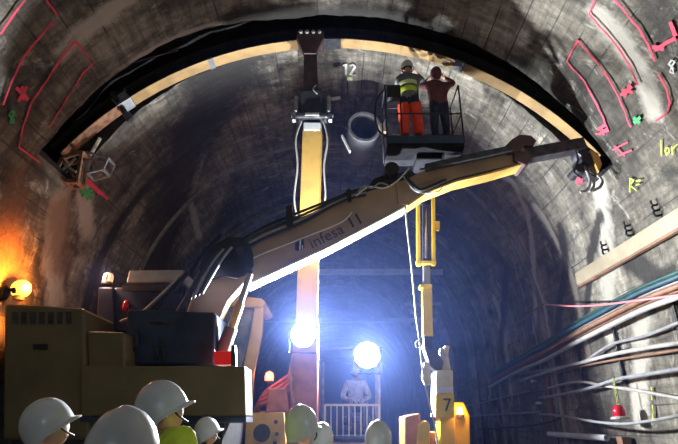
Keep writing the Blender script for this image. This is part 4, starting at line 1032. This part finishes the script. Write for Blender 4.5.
def person(label, loc, yaw, scale=1.0, jacket='jackdark', trousers='trousdark', helmet='helmet', pose=None, head=(0,0), head_off=(0,0,0), vest=None, group=None, extra=None, curl=.5, nrm=None, hood=None):
    J, Rr = {}, {}
    for n, p in JB.items():
        if n in ('shoulder','elbow','wrist','hip','knee','ankle','toe'):
            J[n+'_r'] = V(p); J[n+'_l'] = V((-p[0], p[1], p[2])); Rr[n+'_r'] = Rr[n+'_l'] = RB[n]
        else: J[n] = V(p); Rr[n] = RB[n]
    for n, p in (pose or {}).items(): J[n] = V(p)
    bones = [('pelvis','spine'),('spine','chest'),('chest','neckbase'),('neckbase','neck')]
    for s_ in ('_r','_l'):
        bones += [('chest','shoulder'+s_),('shoulder'+s_,'elbow'+s_),('elbow'+s_,'wrist'+s_),('pelvis','hip'+s_),('hip'+s_,'knee'+s_),('knee'+s_,'ankle'+s_),('ankle'+s_,'toe'+s_)]
    for n in J: J[n] = J[n]*scale
    for n in Rr: Rr[n] = Rr[n]*scale
    vs, fs = skin_mesh(J, bones, Rr, 'pelvis', 2)
    mats = [jacket, trousers, 'boot', 'skin', 'hair', 'lip', 'eye']
    kind = {}
    for (a, b_) in bones:
        k = 0
        if b_ in ('neck',): k = 3
        if 'knee' in b_ or 'ankle' in b_ or 'hip' in b_: k = 1
        if 'toe' in b_: k = 2
        kind[(a, b_)] = k
    b = MB(); b.v = vs; b.f = [list(f) for f in fs]
    for f in fs:
        c = sum((vs[i] for i in f), V((0,0,0)))/len(f)
        best = min(bones, key=lambda q_: seg_dist(c, J[q_[0]], J[q_[1]]))
        k = kind[best]
        if k == 0 and best == ('pelvis','spine') and c.z < J['pelvis'].z - .0: k = 1
        b.mi.append(k)
    hc = J['neck'] + V((0,.02,.115))*scale + V(head_off)
    hv, hf, hk, hp, rot = head_geo(hc, head[0], head[1])
    o0 = len(b.v); b.v += hv
    for f, k in zip(hf, hk): b.f.append([i+o0 for i in f]); b.mi.append({'hair':4,'skin':3,'lip':5}[k])
    for (mb, k) in hp:
        b.cur = 6 if k == 'eye' else 3; b.add(mb.v, mb.f)
    for s_, sd in (('_r',1),('_l',-1)):
        d = J['wrist'+s_]-J['elbow'+s_]
        nn = V(nrm) if nrm else V((-sd, .3, 0))
        h = hand_geo(J['wrist'+s_], d, nn, 1 if s_ == '_r' else -1, curl); b.cur = 3; b.add(h.v, h.f)
    r = thing('person', label, 'person', loc, group, yaw)
    body = b.build('body', mats, r, smooth=True, local=True)
    if helmet:
        hb = helmet_mb(hc + rot @ V((0,-.004,.018)), rot); hb.build('hard_hat', helmet, r, smooth=True, local=True, flat_deg=60)
        t = MB()
        for sx in (-1, 1): t.tube([hc+rot@V((sx*.085,.03,.02)), hc+rot@V((sx*.08,.05,-.06)), hc+rot@V((sx*.02,.075,-.115))], .006, n=5)
        t.build('chin_strap', 'black', r, smooth=True, local=True)
    if hood:
        hh = MB(); hh.ball((0,0,0), (.098,.118,.128), 18, 12); hh.v = [hc + rot @ (q_+V((0,-.018,.028))) for q_ in hh.v]; hh.build('hood', hood, r, smooth=True, local=True)
    if vest:   # sleeveless waistcoat wrapped around the trunk
        vm = MB(); n = 24; rows = [(1.02,.20,.165),(1.15,.195,.165),(1.28,.205,.172),(1.38,.19,.16),(1.45,.135,.12)]
        vv, ff = [], []
        for (z, rx, ry) in rows:
            for k in range(n): a = 2*PI*k/n; vv.append(V((rx*math.cos(a), ry*math.sin(a), z))*scale)
        for i in range(len(rows)-1):
            for k in range(n): ff.append((i*n+k, i*n+(k+1) % n, (i+1)*n+(k+1) % n, (i+1)*n+k))
        vm.add(vv, ff); vo = vm.build('hi_vis_vest', vest, r, smooth=True, local=True)
        tp = MB()
        for z in (1.10,): tp.lathe((0,0,z*scale), (0,0,1), [(.207*scale,0),(.207*scale,.05)], 24); tp.v = [V((q_.x, q_.y*.84, q_.z)) for q_ in tp.v]
        tp.build('reflective_band', 'reflect', vo, local=True)
    if extra: extra(r, J, scale)
    return r
def head_at(u, v_top, Y, yaw, label, **k):
    top = P(u, v_top, Y); sc_ = top.z/1.815
    return person(label, (top.x - (-math.sin(yaw))*0.02*0, Y, 0), yaw, sc_, **k)
R90 = math.radians
head_at(50, 396, 3.0, R90(-55), 'person in a white hard hat nearest the left edge, peak pointing right', jacket='jackdark', head=(R90(-8), R90(38)))
head_at(126, 407, 1.72, R90(-5), 'person in the largest and nearest white hard hat, seen from behind', jacket='jackgrey', head=(0, R90(24)))
head_at(174, 365, 2.85, R90(-62), 'person in a yellow hi-vis jacket and white hard hat, looking right', jacket='hivis', trousers='trousnavy', head=(R90(-12), R90(34)), head_off=(0,-.055,-.06), pose=dict(shoulder_r=(.175,.05,1.47), shoulder_l=(-.175,.05,1.47), chest=(0,.04,1.33), neckbase=(0,.01,1.475)))
head_at(207, 417, 5.75, R90(-65), 'person in a small white hard hat below the ochre excavator panel', jacket='jackdark', head=(0, R90(30)))
head_at(301, 404, 3.9, R90(-25), 'person in a pale jacket and white hard hat below the arm floodlight', jacket='jackpale', head=(R90(-15), R90(20)))
head_at(322, 423, 5.0, R90(5), 'person in a white hard hat standing farther ahead, in front of the orange cab post', jacket='jackgrey', head=(0, R90(20)))
head_at(378, 421, 4.4, R90(0), 'person in a white hard hat standing below the white railing', jacket='jackdark', head=(0, R90(20)))
# operator, seated, facing the camera
ox = P(351, 0, 9.9).x
seat_pose = dict(pelvis=(0,0,.50), spine=(0,.03,.66), chest=(0,.04,.84), neckbase=(0,.04,.99), neck=(0,.055,1.07),
    shoulder_r=(.175,.04,.945), shoulder_l=(-.175,.04,.945), elbow_r=(.27,.10,.68), elbow_l=(-.27,.10,.68), wrist_r=(.16,.32,.62), wrist_l=(-.16,.32,.62),
    hip_r=(.10,.06,.48), hip_l=(-.10,.06,.48), knee_r=(.14,.44,.46), knee_l=(-.14,.44,.46), ankle_r=(.14,.46,.12), ankle_l=(-.14,.46,.12), toe_r=(.15,.60,.045), toe_l=(-.15,.60,.045))
person('person in a pale jacket seated in the open cab, facing the camera', (ox, 9.84, 1.48), PI, .93, 'jackpale', 'trousdark', pose=seat_pose, head=(0, R90(4)))
# two workers in the basket reaching for the arch
def red_flash(r, J, s_):
    for sd in ('_l', '_r'):
        t = MB(); a, k, n_ = J['hip'+sd], J['knee'+sd], J['ankle'+sd]
        vs_ = []
        t.tube([a+V((0,-.02,-.03)), a.lerp(k,.5)+V((0,-.02,0)), k+V((0,-.015,0)), k.lerp(n_,.55)+V((0,-.01,0))], lambda q_: .106-.030*q_, n=12); t.build('red_chap', 'redfab', r, smooth=True, local=True)
    t = MB(); t.lathe((J['spine'].x, J['spine'].y, J['spine'].z-.06), (0,0,1), [(.165,0),(.172,.05),(.165,.1)], 20); t.build('hi_vis_belt', 'hivis', r, smooth=True, local=True)
    t = MB(); t.lathe((J['chest'].x, J['chest'].y, J['chest'].z-.10), (0,0,1), [(.175,0),(.18,.04),(.175,.08)], 20); t.build('reflective_band', 'limesign', r, smooth=True, local=True)
reach = dict(elbow_r=(.25,.16,1.46), wrist_r=(.17,.24,1.66), elbow_l=(-.24,.18,1.30), wrist_l=(-.10,.32,1.46), knee_r=(.12,.10,.50), ankle_r=(.12,-.02,.10), toe_r=(.13,.15,.045))
person('person in a white hard hat and red trouser fronts, left in the raised basket', (1.18, 7.03, BZ), R90(-12), .99, 'jackgrey', 'trousnavy', pose=reach, extra=red_flash, head=(R90(10), R90(-6)), curl=.8)
reach2 = dict(elbow_r=(.34,.02,1.52), wrist_r=(.22,.12,1.70), elbow_l=(-.27,.10,1.42), wrist_l=(-.13,.20,1.64))
person('person in a maroon jacket and hood, right in the raised basket, arms raised', (1.71, 7.19, BZ), R90(10), .98, 'jackmaroon', 'trousnavy', helmet=None, hood='jackmaroon', pose=reach2, head=(0, R90(10)), curl=.8)

# ------------------------------------------------------------------ haze
hz = MB(); hz.prism([lining(-(SW+ZC-.03) + 2*(SW+ZC-.03)*i/48, 6.6, -.1) for i in range(49)], (0, 53, 0))
m, t, bs = nt('haze'); t.nodes.remove(bs)
vol = t.nodes.new('ShaderNodeVolumePrincipled'); vol.inputs['Color'].default_value = (0.26, 0.38, 1.0, 1); vol.inputs['Density'].default_value = 0.016; vol.inputs['Anisotropy'].default_value = 0.28
t.links.new(vol.outputs[0], t.nodes['Material Output'].inputs['Volume']); M['haze'] = m
ho = hz.build('haze', 'haze', local=True); ho['kind'] = 'stuff'; tag(ho, 'blue dusty haze hanging in the tunnel beyond the arch', 'haze')

# ------------------------------------------------------------------ lights
def light(kind, name, loc, power, col, size=.1, rot=None, **kw):
    l = bpy.data.lights.new(name, kind); l.energy = power; l.color = col
    if kind == 'AREA': l.shape = 'RECTANGLE'; l.size = size; l.size_y = kw.get('sy', size)
    else: l.shadow_soft_size = size
    if kind == 'SPOT': l.spot_size = kw.get('angle', 2.4); l.spot_blend = kw.get('blend', .15)
    o = bpy.data.objects.new(name, l); COL.objects.link(o); o.location = loc
    if rot: o.rotation_euler = V(rot).to_track_quat('-Z', 'Y').to_euler()
    return o
WHT = (0.88, 0.94, 1.0)
light('SPOT', 'arm_flood_light', floodA+V((0,-.08,0)), 2500, WHT, .05, rot=(.15,-.88,.48), angle=2.8, blend=.4)
light('SPOT', 'cab_flood_light', floodB+V((0,-.10,0)), 2300, WHT, .12, rot=(.25,-1,.10), angle=2.95, blend=.3)
light('SPOT', 'amber_light', lampp+V((.24,-.10,.02)), 430, (1, .25, .02), .06, rot=(-1,-.05,.05), angle=2.5, blend=.6)
light('POINT', 'beacon_light', bc+V((-.05,-.12,.12)), 45, (1, .50, .32), .05)
light('POINT', 'red_beacon_light', rb+V((0,-.1,.12)), 9, (1, .16, .08), .05)
light('POINT', 'lift_beacon_light', lb+V((0,-.1,.08)), 8, (1, .45, .1), .04)
light('POINT', 'far_haze_fill', (0.5, 15, 3.0), 75, (0.38, 0.55, 1.0), .3)  # unseen fill added to lift the blue haze deep in the tunnel
light('SPOT', 'vault_fill', (1.9, 2.4, .8), 110, (.95, .97, 1.0), .25, rot=(-.16, .50, 1), angle=1.75, blend=.8)  # added upward fill below the frame, softens the boom shadow on the vault
light('SPOT', 'helmet_fill', (3.7, 1.2, 2.5), 90, (0.78, .88, 1.0), .15, rot=(-3.6, 2.9, -.75), angle=.9, blend=.6)  # fill added out of view to brighten the hard hats
light('AREA', 'work_light_behind', (0.6, -6.0, 3.4), 48, (0.78, .88, 1.0), 1.6, rot=(-.05, 1, .1), sy=1.0)
w = bpy.data.worlds.new('world'); sc.world = w; w.use_nodes = True
w.node_tree.nodes['Background'].inputs[0].default_value = (0.004, 0.004, 0.005, 1)

# ------------------------------------------------------------------ camera and view
cam = bpy.data.cameras.new('camera'); co = bpy.data.objects.new('camera', cam); COL.objects.link(co)
cam.sensor_width = 36; cam.lens = 36*F/678.0; cam.clip_start = .05; cam.clip_end = 200
co.location = (0, 0, CH); co.rotation_euler = (math.radians(90)+PITCH, 0, 0)
sc.camera = co
sc.view_settings.view_transform = 'Standard'; sc.view_settings.look = 'None'; sc.view_settings.gamma = 1; sc.view_settings.use_curve_mapping = False
sc.view_settings.exposure = 0.0
try:
    sc.cycles.max_bounces = 5; sc.cycles.volume_bounces = 0; sc.cycles.diffuse_bounces = 3; sc.cycles.sample_clamp_indirect = 4
    sc.cycles.use_denoising = True; sc.cycles.caustics_reflective = False; sc.cycles.caustics_refractive = False
except Exception: pass
